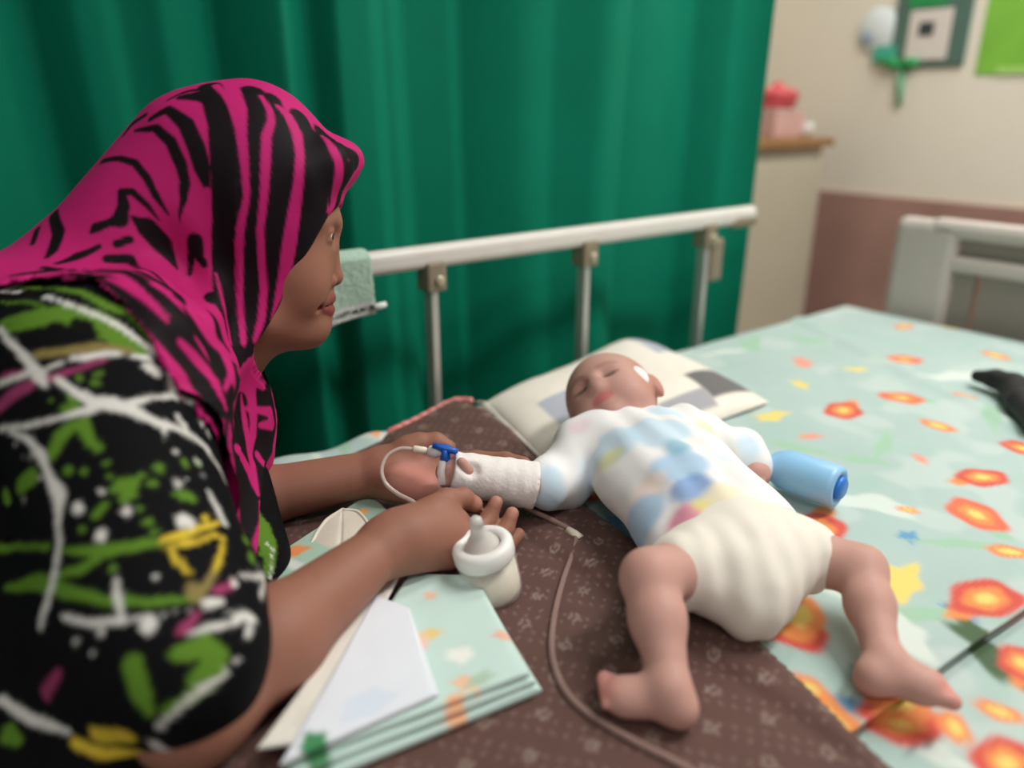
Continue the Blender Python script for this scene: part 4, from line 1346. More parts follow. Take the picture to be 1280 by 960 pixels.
        [(.1784,.656,.7026,.0062),(.1803,.6487,.6925,.0034)],
        [(.1698,.617,.7732,.0016)],
        [(.2144,.7061,.7209,.003)],
    ],
}


def paint_strokes(me, base, layers, soft=0.0022, wob=0.0):
    V = verts(me)
    C = np.tile(lin(base), (len(V), 1))
    w1 = vnoise(V, 130, 3, 2) if wob else 0
    for col, strokes in layers:
        d = np.full(len(V), 9.0)
        for st in strokes:
            a = np.asarray(st, float)
            lo_, hi_ = a[:, :3].min(0) - 0.06, a[:, :3].max(0) + 0.06
            m = ((V > lo_) & (V < hi_)).all(1)
            if m.any():
                d[m] = np.minimum(d[m], seg_dist(V[m], a[:, :3], a[:, 3]))
        d = d + wob * w1
        C = blend(C, 1 - sstep(d / soft + 0.5), col)
    return C


def mirror(strokes):
    out = []
    for st in strokes:
        a = np.asarray(st, float)
        q = (a[:, :3] - HC) @ HR.T
        if q[:, 2].min() > 0.02:
            q[:, 2] *= -1
            out.append(np.c_[q @ HR + HC, a[:, 3]])
    return out


blk = STROKES.get('scarf_black', [])
pnk = STROKES.get('scarf_pink', [])
C = paint_strokes(sc_me, (188, 36, 110), [((22, 15, 20), list(blk) + mirror(blk)), ((188, 36, 110), list(pnk) + mirror(pnk))], 0.0028)
setcol(sc_me, C)
m_scarf = mat('zebra_print_fabric', vc=True, rough=0.6, spec=0.12, bump=0.06, bscale=900)
link('headscarf', sc_me, m_scarf, woman)
V = verts(tun_me)
L = STROKES
C = paint_strokes(tun_me, (13, 13, 16), [((92, 130, 42), L.get('green', [])), ((13, 13, 16), L.get('gap', [])), ((150, 60, 100), L.get('magenta', [])), ((132, 118, 70), L.get('olive', [])), ((214, 186, 60), L.get('yellow', [])), ((216, 214, 208), L.get('white', []))], 0.0025, 0.0012)
setcol(tun_me, C)
link('tunic', tun_me, m_tunic, woman)
V = verts(skirt_me)
C = np.tile(lin((24, 24, 28)), (len(V), 1))
sp_ = vnoise(V, 16, 21, 2)
C = blend(C, sstep((sp_ - 0.18) / 0.05), (96, 132, 48))
C = blend(C, sstep((vnoise(V, 22, 33, 2) - 0.3) / 0.05), (222, 222, 210))
setcol(skirt_me, C)
link('skirt', skirt_me, m_tunic, woman)

# ------------------------------------------------------------------ the baby
m_bskin = mat('baby_skin', vc=True, rough=0.55, sss=0.15, bump=0.05, bscale=400, spec=0.3)
hc = PD(766, 504, 1.0)
br_ = ray(766, 489)
bC = -br_
bA = RT - bC * (RT @ bC)
bA /= np.linalg.norm(bA)
bB = np.cross(bC, bA)
fN = -0.40 * bA + 0.50 * bB + 0.77 * bC
fN /= np.linalg.norm(fN)
fE = 0.88 * bA + 0.47 * bB
fE = fE - fN * (fE @ fN)
fE /= np.linalg.norm(fE)
fD = np.cross(fE, fN)
if fD @ bB > 0:
    fD = -fD
FR = np.array([fE, fN, fD])


def bf(e, n, d):
    return hc + fE * e + fN * n + fD * d


K = Sdf()
K.ell(bf(0, -0.006, -0.012), (0.058, 0.066, 0.060), FR, 0.02)
K.ell(bf(0, 0.016, 0.018), (0.048, 0.044, 0.050), FR, 0.025)
for s in (1, -1):
    K.ball(bf(0.024 * s, 0.032, 0.028), 0.022, 0.018)
    K.ell(bf(0.059 * s, -0.004, 0.010), (0.007, 0.013, 0.018), FR, 0.006)
    K.ell(bf(0.021 * s, 0.062, 0.000), (0.012, 0.007, 0.007), FR, 0.010, 's')
    K.ell(bf(0.021 * s, 0.0505, 0.001), (0.0115, 0.006, 0.0075), FR, 0.004)
K.cone(bf(0, 0.055, 0.0), bf(0, 0.060, 0.016), 0.006, 0.0085, 0.010)
for s in (1, -1):
    K.ball(bf(0.0075 * s, 0.056, 0.018), 0.0055, 0.005)
K.ell(bf(0, 0.055, 0.034), (0.011, 0.006, 0.0055), FR, 0.006)
K.ball(bf(0, 0.046, 0.050), 0.013, 0.014)
neck = np.array([0.645, 0.605, 0.690])
pel = np.array([0.548, 0.372, 0.682])
K.cone(hc + (neck - hc) * 0.4, neck, 0.032, 0.034, 0.02)
K.ell((neck * 0.62 + pel * 0.38), (0.060, 0.115, 0.046), np.array([[0.92, -0.385, 0], [0.385, 0.92, 0], [0, 0, 1]]), 0.02)
K.ell(pel, (0.058, 0.06, 0.045), np.array([[0.92, -0.385, 0], [0.385, 0.92, 0], [0, 0, 1]]), 0.03)
shL, shR = np.array([0.588, 0.618, 0.690]), np.array([0.705, 0.566, 0.690])
wrL = PD(650, 604, 0.842)
haL = PD(572, 592, 0.838)
elL = PD(690, 603, 0.885)
K.path([shL, elL, wrL, haL], [0.024, 0.021, 0.017, 0.017], 0.012)
K.path([haL, PD(558, 590, 0.84)], [0.016, 0.012], 0.008)
K.path([PD(584, 588, 0.822), PD(577, 578, 0.818)], [0.007, 0.0055], 0.004)
for k_, (x, y) in enumerate([(556, 584), (553, 591), (553, 598), (555, 604)]):
    K.path([haL, PD(x, y, 0.836 - 0.003 * k_)], [0.007, 0.0052], 0.003)
elR, haR = PZ(925, 572, 0.668), PZ(942, 592, 0.662)
K.path([shR, elR, haR], [0.024, 0.020, 0.0165], 0.012)
K.ball(haR, 0.019, 0.008)
for k_, (x, y) in enumerate([(953, 588), (955, 596), (951, 603)]):
    K.path([haR, PZ(x, y, 0.668 - 0.004 * k_)], [0.008, 0.0055], 0.003)
# legs
hpL, hpR = PZ(868, 712, 0.684), PZ(985, 690, 0.680)
knL, anL = PZ(812, 722, 0.705), PZ(838, 862, 0.660)
knR, anR = PZ(1076, 712, 0.682), PZ(1106, 830, 0.655)
K.path([hpL, knL], [0.031, 0.0235], 0.02)
K.path([knL, knL + (anL - knL) * 0.4, anL], [0.0225, 0.0215, 0.0145], 0.012)
K.path([hpR, knR], [0.030, 0.0215], 0.02)
K.path([knR, knR + (anR - knR) * 0.4, anR], [0.0205, 0.0190, 0.0135], 0.012)


def foot(ank, heel, toe, w):
    d = toe - heel
    L = np.linalg.norm(d)
    d = d / L
    sd_ = np.cross(d, [0, 0, 1.0])
    sd_ /= np.linalg.norm(sd_)
    up_ = np.cross(sd_, d)
    K.cone(ank, heel, 0.0140, 0.0130, 0.012)
    K.cone(heel, heel + d * L * 0.6, 0.0128, 0.0110, 0.010)
    K.cone(ank + d * 0.006, heel + d * L * 0.65, 0.0120, 0.0100, 0.012)
    K.ell(heel + d * L * 0.62, (L * 0.30, w, 0.0115), np.array([d, sd_, up_]), 0.010)
    for i in range(5):
        u = (i - 2) / 2.0
        r = 0.0066 - 0.0008 * i
        t = heel + d * (L * (0.93 - 0.025 * i)) + sd_ * (-u * w * 0.85)
        K.cone(heel + d * L * 0.7 + sd_ * (-u * w * 0.7), t, r * 0.95, r, 0.003)


foot(anL, PZ(848, 886, 0.650), PZ(744, 862, 0.650), 0.0160)
foot(anR, PZ(1092, 846, 0.650), PZ(1192, 864, 0.648), 0.0150)
me = grow('body', K, (0.30, 0.12, 0.60), (0.86, 0.84, 0.82), 0.0027)
V = verts(me)
C = np.tile(lin((192, 148, 136)), (len(V), 1)) * (1 + 0.05 * vnoise(V, 35, 4, 2)[:, None])
q = (V - hc) @ FR.T
hd = np.linalg.norm(V - hc, axis=1) < 0.10
# thin dark hair over the crown, pink mouth, soft brows and closed lashes
C = blend(C, 0.55 * hd * sstep((-q[:, 2] * 0.6 - q[:, 1] - 0.012) / 0.03), (96, 70, 62))
C = blend(C, 0.35 * hd * sstep((np.abs(q[:, 0]) - 0.042) / 0.014), (168, 100, 78))
d = seg_dist(q, [(-0.010, 0.060, 0.0335), (0, 0.062, 0.033), (0.010, 0.060, 0.0335)], [0.004, 0.0055, 0.004])
C = blend(C, 0.7 * hd * (1 - sstep((d + 0.001) / 0.004)), (200, 104, 106))
for s in (1, -1):
    d = seg_dist(q, [(0.011 * s, 0.056, 0.003), (0.021 * s, 0.0575, 0.005), (0.031 * s, 0.052, 0.003)], [0.0012, 0.0016, 0.0012])
    C = blend(C, 0.75 * hd * (1 - sstep(d / 0.003)), (84, 64, 60))
    d = seg_dist(q, [(0.012 * s, 0.06, -0.013), (0.022 * s, 0.058, -0.0155), (0.033 * s, 0.05, -0.013)], [0.002, 0.002, 0.001])
    C = blend(C, 0.4 * hd * (1 - sstep(d / 0.004)), (130, 100, 90))
for t in (PZ(744, 862, 0.652), PZ(1192, 862, 0.65)):
    C = blend(C, 0.5 * (1 - sstep((np.linalg.norm(V - t, axis=1) - 0.012) / 0.012)), (216, 130, 124))
setcol(me, C)
baby = empty('person', (0.60, 0.45, 0.63))
tag(baby, 'baby in white printed shirt and cream shorts lying on the bed with bandaged hand', 'person')
link('body', me, m_bskin, baby)

# shirt
RB = np.array([[0.92, -0.385, 0], [0.385, 0.92, 0], [0, 0, 1.0]])
W_ = Sdf()
W_.ell(neck * 0.58 + pel * 0.42 + [0, 0, 0.004], (0.082, 0.140, 0.054), RB, 0.02)
W_.ell(pel + RB[1] * 0.03 + [0, 0, 0.004], (0.080, 0.085, 0.051), RB, 0.03)
W_.cone(shL, shR, 0.036, 0.036, 0.03)
W_.path([shL, PD(700, 600, 0.90), PD(682, 606, 0.868)], [0.036, 0.031, 0.029], 0.02)
W_.path([shR, elR, PZ(934, 581, 0.665)], [0.036, 0.030, 0.027], 0.02)
W_.cone(neck + RB[1] * 0.02 + [0, 0, 0.012], neck + RB[1] * 0.07 + [0, 0, 0.03], 0.034, 0.046, 0.008, 's')
W_.func(lambda P: 0.632 - P[:, 2], op='i')
W_.func(lambda P: -((P - pel) @ RB[1]) - 0.010 + 0.3 * ((P - pel) @ RB[0]), op='i')
me = grow('shirt', W_, (0.40, 0.30, 0.60), (0.86, 0.74, 0.80), 0.0036)
relief(me, lambda P: 0.0030 * vnoise(P, 24, 5, 2) + 0.0014 * np.sin(((P - neck) @ RB[0]) * 160 + 3 * vnoise(P, 12, 2)))
V = verts(me)
C = np.tile(lin((232, 231, 230)), (len(V), 1))
LB, MB = (186, 214, 232), (150, 190, 222)
for i, (x, y, r, c, z) in enumerate([(770, 582, 34, LB, .70), (822, 572, 40, LB, .71), (850, 602, 34, MB, .72), (866, 628, 24, (86, 138, 198), .72), (856, 658, 19, (216, 106, 140), .715), (760, 602, 16, (214, 214, 150), .69), (886, 558, 20, (226, 224, 178), .70), (812, 612, 20, (238, 216, 204), .72), (800, 652, 30, MB, .70), (828, 548, 26, LB, .70), (722, 566, 14, (232, 204, 214), .69), (905, 640, 24, (236, 222, 186), .72), (735, 590, 14, (214, 226, 236), .69), (845, 582, 16, (120, 176, 200), .72), (905, 600, 16, (214, 226, 238), .71), (875, 650, 10, (214, 196, 90), .715), (690, 604, 18, LB, .69), (935, 562, 18, LB, .69)]):
    p = PZ(x, y, z)
    rr_ = r * 0.00085
    dxy = np.hypot(V[:, 0] - p[0], V[:, 1] - p[1]) * (1 + 0.25 * vnoise(V, 45, i))
    C = blend(C, 0.78 * (1 - sstep((dxy - rr_) / 0.014 + 0.5)), c)
setcol(me, C)
link('shirt', me, mat('printed_jersey', vc=True, rough=0.8, bump=0.08, bscale=700, sheen=0.1), baby)

# shorts
G_ = Sdf()
G_.ell(pel + RB[1] * -0.006 + [0, 0, 0.002], (0.069, 0.070, 0.046), RB, 0.02)
G_.cone(pel, hpL + (knL - hpL) * 0.22, 0.043, 0.036, 0.02)
G_.cone(pel, hpR + (knR - hpR) * 0.22, 0.043, 0.034, 0.02)
G_.cone(pel, PZ(940, 758, 0.664), 0.042, 0.030, 0.025)
G_.func(lambda P: 0.630 - P[:, 2], op='i')
me = grow('shorts', G_, (0.38, 0.22, 0.60), (0.70, 0.48, 0.78), 0.0036)
relief(me, lambda P: 0.0024 * vnoise(P, 30, 9, 2) + 0.0009 * np.sin(((P - pel) @ RB[0]) * 260 + 2 * vnoise(P, 14, 2)) * sstep((-((P - pel) @ RB[1])) / 0.04))
V = verts(me)
C = np.tile(lin((230, 223, 210)), (len(V), 1)) * (1 + 0.03 * vnoise(V, 20, 3)[:, None])
setcol(me, C)
link('shorts', me, mat('cream_cotton', vc=True, rough=0.8, bump=0.1, bscale=600, sheen=0.1), baby)

# bandage round the hand
m_gauze = mat('white_gauze', (238, 232, 228), 0.85, var=0.08, vscale=60, bump=0.35, bscale=260)
b0, b1 = PD(572, 592, 0.834), PD(664, 606, 0.846)
bdir = (b1 - b0) / np.linalg.norm(b1 - b0)
D_ = Sdf()
D_.cone(b0, b1, 0.0235, 0.0262, 0.01)
D_.func(lambda P: np.maximum((P - b1) @ bdir - 0.004, -((P - b0) @ bdir) - 0.006), op='i')
D_.cone(PD(590, 586, 0.812), PD(574, 574, 0.808), 0.0095, 0.008, 0.004, 's')
me = grow('bandage', D_, np.minimum(b0, b1) - 0.04, np.maximum(b0, b1) + 0.04, 0.0026)
relief(me, lambda P: 0.0003 * np.sin(((P - b0) @ bdir) * 420 + 2.0 * vnoise(P, 30, 2)) + 0.0012 * vnoise(P, 60, 4))
link('bandage', me, m_gauze, baby)
# clear splint tip taped to the fingers
m_clear = mat('clear_plastic', (240, 238, 236), 0.12, alpha=0.35, spec=0.6)
tube('splint', [PD(553, 577, 0.822), PD(551, 590, 0.818), PD(553, 606, 0.816)], 0.0042, m_clear, baby)
# dressing taped to the cheek
E1 = Sdf()
E1.ell(bf(0.047, 0.026, 0.006), (0.010, 0.014, 0.017), np.array([0.8 * fE + 0.6 * fN, 0.8 * fN - 0.6 * fE, fD]), 0.0)
me = grow('cheek_dressing', E1, bf(0.047, 0.026, 0.006) - 0.022, bf(0.047, 0.026, 0.006) + 0.022, 0.0022)
link('cheek_dressing', me, mat('white_tape', (236, 228, 226), 0.7, var=0.04), baby)

# ------------------------------------------------------------------ infusion line
m_tube = mat('soft_clear_tube', (206, 190, 176), 0.2, alpha=0.75, spec=0.6)
m_con = mat('ivory_connector', (228, 218, 200), 0.35)
m_blue = mat('blue_plastic', (24, 92, 190), 0.35)
iv = empty('infusion_line', PD(548, 566, 0.84))
tag(iv, 'thin clear infusion tube with blue three-way tap at the bandaged hand', 'tube')
A0, A1 = PD(517, 561.5, 0.842), PD(553, 566, 0.836)
tube('tube', spline([A0, PD(500, 561, 0.84), PD(484, 570, 0.836), PD(477, 587, 0.83), PD(482, 604, 0.826), PD(497, 617, 0.824), PD(516, 627, 0.82), PD(532, 640, 0.815)], 60), 0.0024, m_tube, iv)
dv = (A1 - A0) / np.linalg.norm(A1 - A0)
lathe('sleeve_connector', [(0, 0), (0.0042, 0), (0.0045, 0.002), (0.0040, 0.014), (0.0030, 0.0145), (0.0030, 0.018), (0, 0.018)], A0, dv, m_con, iv, 20)
lathe('luer_lock', [(0, 0.017), (0.0048, 0.017), (0.0066, 0.0185), (0.0066, 0.027), (0.0050, 0.029), (0.0042, 0.036), (0, 0.036)], A0, dv, mat('frosted_connector', (226, 224, 220), 0.4), iv, 12)
tap = A0 + dv * 0.036
tube('tap_body', [tap + UP * 0.004, tap - UP * 0.006, tap - UP * 0.012], [0.0052, 0.0058, 0.005], m_blue, iv)
hv = RT * 0.95 - UP * 0.26
Th = tap + UP * 0.0055 - FW * 0.004
for a_, b_ in ((-0.014, 0.015),):
    tube('tap_handle', [Th + hv * a_, Th + hv * (a_ * 0.5), Th, Th + hv * (b_ * 0.6), Th + hv * b_], [0.0030, 0.0034, 0.0050, 0.0036, 0.0032], m_blue, iv)
tube('tap_handle', [Th, Th - UP * 0.007 - FW * 0.002, Th - UP * 0.013 - FW * 0.003], [0.0046, 0.0034, 0.003], m_blue, iv)

dl = empty('infusion_tube', PZ(690, 800, 0.632))
tag(dl, 'loose clear infusion tube curving over the brown mat towards the baby\'s foot', 'tube')
zt_ = 0.637
pts = [PZ(655, 634, 0.650), PZ(690, 650, 0.642), PZ(718, 668, 0.639), PZ(716, 690, zt_), PZ(704, 725, zt_), PZ(693, 770, zt_), PZ(690, 815, zt_), PZ(702, 855, zt_), PZ(730, 888, zt_), PZ(790, 925, zt_), PZ(840, 950, zt_), PZ(900, 985, zt_)]
tube('tube', spline(pts, 110), 0.0030, mat('mat_tube', (170, 140, 132), 0.25, alpha=0.6, spec=0.6), dl)
cdir = pts[2] - pts[1]
cdir /= np.linalg.norm(cdir)
lathe('joint', [(0, -0.01), (0.0045, -0.01), (0.0052, 0), (0.0045, 0.01), (0, 0.01)], pts[2], cdir, m_con, dl, 16)

# ------------------------------------------------------------------ feeding bottle
q0 = PZ(619, 742, 0.633)
q1 = PZ(593, 646, 0.722)
ax_ = (q1 - q0)
LB_ = np.linalg.norm(ax_)
ax_ /= LB_
bt = empty('feeding_bottle', q0)
tag(bt, 'small baby bottle of milk with white collar and clear teat on the brown mat', 'bottle')
m_bot = mat('bottle_plastic', (236, 232, 224), 0.15, alpha=0.35, spec=0.6)
m_milk = mat('milk', (238, 230, 210), 0.4)
lathe('bottle_body', [(0, 0), (0.024, 0.0), (0.0275, 0.003), (0.0283, 0.012), (0.0283, 0.040), (0.026, 0.046), (0.024, 0.048)], q0, ax_, m_bot, bt)
lathe('milk', [(0, 0.002), (0.023, 0.002), (0.0262, 0.005), (0.0268, 0.012), (0.0268, 0.032), (0, 0.032)], q0, ax_, m_milk, bt)
lathe('collar', [(0.0245, 0.044), (0.0285, 0.045), (0.0295, 0.047), (0.0295, 0.058), (0.0275, 0.0615), (0.0240, 0.063), (0.0190, 0.062), (0.0180, 0.059), (0.0180, 0.056)], q0, ax_, mat('white_plastic', (240, 238, 234), 0.35), bt)
lathe('teat', [(0.0180, 0.0565), (0.0165, 0.0605), (0.0125, 0.066), (0.0085, 0.071), (0.0068, 0.078), (0.0066, 0.083), (0.0070, LB_ - 0.008), (0.0060, LB_ - 0.003), (0.0030, LB_), (0, LB_)], q0, ax_, mat('silicone', (226, 222, 216), 0.25, alpha=0.72, spec=0.6), bt, 24)

# blue bottle lying by the baby's other hand
fwh = np.array([math.cos(AZ), math.sin(AZ), 0.0])
c1 = PZ(1050, 610, 0.660)
c0 = c1 - 0.088 * (RT * 0.70 - fwh * 0.714)
bb_ = empty('plastic_bottle', PZ(1000, 612, 0.634))
tag(bb_, 'light blue plastic bottle lying on its side by the baby\'s hand', 'bottle')
ad = (c1 - c0)
Lb = np.linalg.norm(ad)
ad /= Lb
m_lb = mat('pale_blue_plastic', (150, 200, 238), 0.35, var=0.05)
lathe('body', [(0, 0), (0.013, 0.0), (0.019, 0.006), (0.0245, 0.018), (0.0255, 0.03), (0.0255, Lb - 0.008), (0.0235, Lb - 0.001), (0.0185, Lb), (0.0165, Lb - 0.003), (0.0, Lb - 0.003)], c0, ad, m_lb, bb_)
lathe('cap', [(0.0, Lb + 0.005), (0.011, Lb + 0.005), (0.0140, Lb + 0.003), (0.0145, Lb - 0.003), (0, Lb - 0.003)], c0, ad, mat('deep_blue_plastic', (40, 120, 206), 0.35), bb_)
lathe('sticker', [(0, 0.0012), (0.0085, 0.0010), (0.0095, 0.0)], c0 + ad * 0.055 + (-FW * 0.6 - UP * 0.15) / np.linalg.norm(-FW * 0.6 - UP * 0.15) * 0.0252, -FW * 0.6 - UP * 0.15, mat('tan_sticker', (196, 154, 116), 0.6), bb_, 20)

# ------------------------------------------------------------------ pillow under the head
pc_ = [PZ(604, 500, 0.640), PZ(795, 424, 0.650), PZ(962, 498, 0.640), PZ(700, 592, 0.640)]
nu, nv = 150, 110
u, v = np.meshgrid(np.linspace(0, 1, nu), np.linspace(0, 1, nv), indexing='ij')
u1, v1 = u.ravel(), v.ravel()
bil = (pc_[0][None] * ((1 - u1) * (1 - v1))[:, None] + pc_[1][None] * (u1 * (1 - v1))[:, None] + pc_[2][None] * (u1 * v1)[:, None] + pc_[3][None] * ((1 - u1) * v1)[:, None])
edge = (1 - np.abs(2 * u1 - 1) ** 4.0) * (1 - np.abs(2 * v1 - 1) ** 4.0)
edge = np.clip(edge, 0, 1) ** 0.6
dent = np.exp(-(np.hypot(bil[:, 0] - hc[0], bil[:, 1] - hc[1]) / 0.085) ** 2)
top = bil.copy()
puff = 0.046 * (0.8 + 0.6 * sstep((u1 - 0.4) / 0.5) * (1 - v1))
top[:, 2] = 0.634 + edge * puff - dent * 0.016 * edge + 0.002 * vnoise(bil, 25, 2) * edge
# the raised far corner
bot = bil.copy()
bot[:, 2] = 0.6335
V = np.vstack([top, bot])
i_, j_ = np.meshgrid(np.arange(nu - 1), np.arange(nv - 1), indexing='ij')
f1 = np.stack([i_ * nv + j_, i_ * nv + j_ + 1, (i_ + 1) * nv + j_ + 1, (i_ + 1) * nv + j_], -1).reshape(-1, 4)
F = np.vstack([f1, f1[:, ::-1] + nu * nv])
ring = np.concatenate([np.arange(nv) + 0 * nv, (np.arange(1, nu)) * nv + nv - 1, (nu - 1) * nv + np.arange(nv - 2, -1, -1), np.arange(nu - 2, 0, -1) * nv])
F = np.vstack([F, np.stack([ring, ring + nu * nv, np.roll(ring, -1) + nu * nv, np.roll(ring, -1)], -1)])
me = npmesh('pillow', V, F)
if True:
    bm = bmesh.new()
    bm.from_mesh(me)
    bmesh.ops.recalc_face_normals(bm, faces=bm.faces)
    bm.to_mesh(me)
    bm.free()
C = np.tile(lin((232, 224, 212)), (len(V), 1)) * (1 + 0.03 * vnoise(V, 60, 2)[:, None])
U2 = np.concatenate([u1, u1])
V2 = np.concatenate([v1, v1])


def bar(C, u0, u1_, v0, v1_, col, a=0.9):
    d = np.maximum.reduce([u0 - U2, U2 - u1_, v0 - V2, V2 - v1_])
    return blend(C, a * (1 - sstep(d / 0.02 + 0.5)), col)


C = bar(C, 0.12, 0.30, 0.42, 0.72, (168, 172, 188))
C = bar(C, 0.80, 1.01, 0.16, 0.42, (160, 166, 182))
C = bar(C, 0.74, 1.01, 0.70, 0.92, (72, 72, 78))
C = bar(C, 0.50, 0.74, 0.84, 0.96, (150, 150, 158))
setcol(me, C)
pil = empty('pillow', (0.82, 0.8, 0.634))
tag(pil, 'thin white pillow with grey check bands under the baby\'s head', 'pillow')
link('cover', me, mat('pillow_cotton', vc=True, rough=0.85, bump=0.2, bscale=400, sheen=0.1), pil)
r3 = random.Random(5)
hem = [top[k] for k in range(0, nv, 3)]
tube('hem', np.array(hem) + [0, 0, 0.002], 0.0028, mat('hem_cotton', (226, 218, 208), 0.9, bump=0.4, bscale=300), pil, 8)
for k in range(22):
    a = top[r3.randrange(0, 40)] + [0, 0, 0.002]
    b = a + np.array([r3.uniform(-0.016, -0.004), r3.uniform(-0.006, 0.012), r3.uniform(-0.006, 0.004)])
    tube('fringe_thread', [a, (a + b) / 2 + [0, 0, 0.002], b], 0.0006, mat('thread', (222, 216, 206), 0.9), pil, 5)

# ------------------------------------------------------------------ towel over the rail
YT = YR - 0.0215
x_r0 = PY(462, 312, YT)[0]
tw_n, tw_m = 70, 90
sx_ = np.linspace(0, 1, tw_n)
zb_r, zb_l = PY(473, 391, YT)[2], PY(388, 419, YT)[2]
xl, xr_top, xr_bot = 0.370, x_r0, PY(470, 388, YT)[0]
V, C = [], []
zt0 = 0.886
for i, a in enumerate(sx_):
    for j, t in enumerate(np.linspace(-0.45, 1, tw_m)):
        zb = zb_l + (zb_r - zb_l) * a
        if t >= 0.08:
            tt = (t - 0.08) / 0.92
            z = zt0 - 0.012 + (zb - zt0 + 0.012) * tt
            y = YT - 0.002 - 0.006 * tt * math.sin(a * 5 + 1)
            xr = xr_top + (xr_bot - xr_top) * tt
        elif t > -0.08:
            an_ = (0.08 - t) / 0.16 * math.pi
            z = zt0 - 0.012 + 0.012 * math.sin(an_)
            y = YR - 0.0235 * math.cos(an_)
            xr = xr_top
        else:
            tt = (-t - 0.08) / 0.37
            z = zt0 - 0.012 - 0.06 * tt
            y = YR + 0.0235
            xr = xr_top
        V.append((xl + (xr - xl) * a, y, z))
        hem_ = max(0, (t - 0.76)) / 0.24
        C.append(lin((186, 218, 198)) * (1 - (hem_ > 0.05)) + lin((226, 232, 226)) * (hem_ > 0.05))
V = np.array(V)
V += 0.0010 * np.stack([vnoise(V, 300, 1), vnoise(V, 300, 2), 0.3 * vnoise(V, 300, 3)], 1)
i_, j_ = np.meshgrid(np.arange(tw_n - 1), np.arange(tw_m - 1), indexing='ij')
F = np.stack([i_ * tw_m + j_, i_ * tw_m + j_ + 1, (i_ + 1) * tw_m + j_ + 1, (i_ + 1) * tw_m + j_], -1).reshape(-1, 4)
me = npmesh('terry', V, F)
setcol(me, np.array(C))
tow = empty('face_towel', (0.44, YR, 0.86))
tag(tow, 'small pale green terry towel hung over the bed rail beside the woman\'s face', 'towel')
to = link('terry', me, mat('terry_cloth', vc=True, rough=0.95, var=0.22, vscale=260, bump=0.9, bscale=420, sheen=0.3), tow)
to.modifiers.new('thick', 'SOLIDIFY').thickness = 0.003
tl = PY(468, 384, YT)
tube('hanging_loop', [tl + [-0.004, -0.004, 0.0], tl + [0.006, -0.005, 0.002], tl + [0.016, -0.005, 0.003]], [0.0045, 0.005, 0.0042], mat('loop_tape', (222, 226, 222), 0.8), tow, 10)
tc_ = bpy.data.curves.new('hem_lettering', 'FONT')
tc_.body = 'A-LAPPY-MUM-UM'
tc_.size = 0.0095
tc_.space_character = 0.92
tc_.extrude = 0.0002
tc_.offset = 0.0003
tmp = bpy.data.objects.new('hem_lettering', tc_)
COL.objects.link(tmp)
dg = bpy.context.evaluated_depsgraph_get()
tme = bpy.data.meshes.new_from_object(tmp.evaluated_get(dg))
bpy.data.objects.remove(tmp, do_unlink=True)
pl, pr_ = PY(412, 400.5, YT - 0.006), PY(467, 385, YT - 0.006)
xx = (pr_ - pl)
wd = np.linalg.norm(xx)
xx /= wd
tw_w = max(vv.co.x for vv in tme.vertices)
sc_ = wd / tw_w
zz = np.array([0, 0, 1.0]) - xx * xx[2]
zz /= np.linalg.norm(zz)
nn = np.cross(xx, zz)
for vv in tme.vertices:
    c = vv.co
    w = pl + xx * c.x * sc_ + zz * (c.y * 1.05 - 0.0005) + nn * (c.z + 0.0035)
    vv.co = Vector(w)
tme.materials.clear()
link('hem_lettering', tme, mat('black_thread', (26, 34, 34), 0.8), tow, False)


# ------------------------------------------------------------------ folded cloths by her arm
def slab_cloth(name, corners, z0, th, m, parent, paint=None, n=60, wav=0.0015, seed=1):
    c = [np.array([p[0], p[1]]) for p in corners]
    u, v = np.meshgrid(np.linspace(0, 1, n), np.linspace(0, 1, n), indexing='ij')
    u, v = u.ravel(), v.ravel()
    # crowd the samples towards the rim so the folded edge is round
    us, vs_ = 0.5 - 0.5 * np.cos(u * math.pi), 0.5 - 0.5 * np.cos(v * math.pi)
    xy = c[0] * ((1 - us) * (1 - vs_))[:, None] + c[1] * (us * (1 - vs_))[:, None] + c[2] * (us * vs_)[:, None] + c[3] * ((1 - us) * vs_)[:, None]
    Lu = np.linalg.norm(c[1] - c[0])
    Lv = np.linalg.norm(c[3] - c[0])
    du = np.minimum(us, 1 - us) * Lu
    dv_ = np.minimum(vs_, 1 - vs_) * Lv
    r = th / 2
    e = np.clip(np.minimum(du, dv_) / r, 0, 1)
    hgt = r * np.sqrt(np.clip(1 - (1 - e) ** 2, 0, 1))
    wv = wav * vnoise(np.c_[xy, np.full(len(xy), z0)], 30, seed, 2)
    top = np.c_[xy, z0 + r + hgt + wv * e]
    bot = np.c_[xy, z0 + r - hgt + 0 * wv]
    V = np.vstack([top, bot])
    i_, j_ = np.meshgrid(np.arange(n - 1), np.arange(n - 1), indexing='ij')
    f1 = np.stack([i_ * n + j_, (i_ + 1) * n + j_, (i_ + 1) * n + j_ + 1, i_ * n + j_ + 1], -1).reshape(-1, 4)
    F = np.vstack([f1, f1[:, ::-1] + n * n])
    me = npmesh(name, V, F)
    bm = bmesh.new()
    bm.from_mesh(me)
    bmesh.ops.remove_doubles(bm, verts=bm.verts, dist=0.0001)
    bmesh.ops.recalc_face_normals(bm, faces=bm.faces)
    bm.to_mesh(me)
    bm.free()
    V = verts(me)
    C = np.tile(lin((196, 220, 212)), (len(V), 1))
    if paint:
        C = paint(C, V)
    setcol(me, C)
    return link(name, me, m, parent)


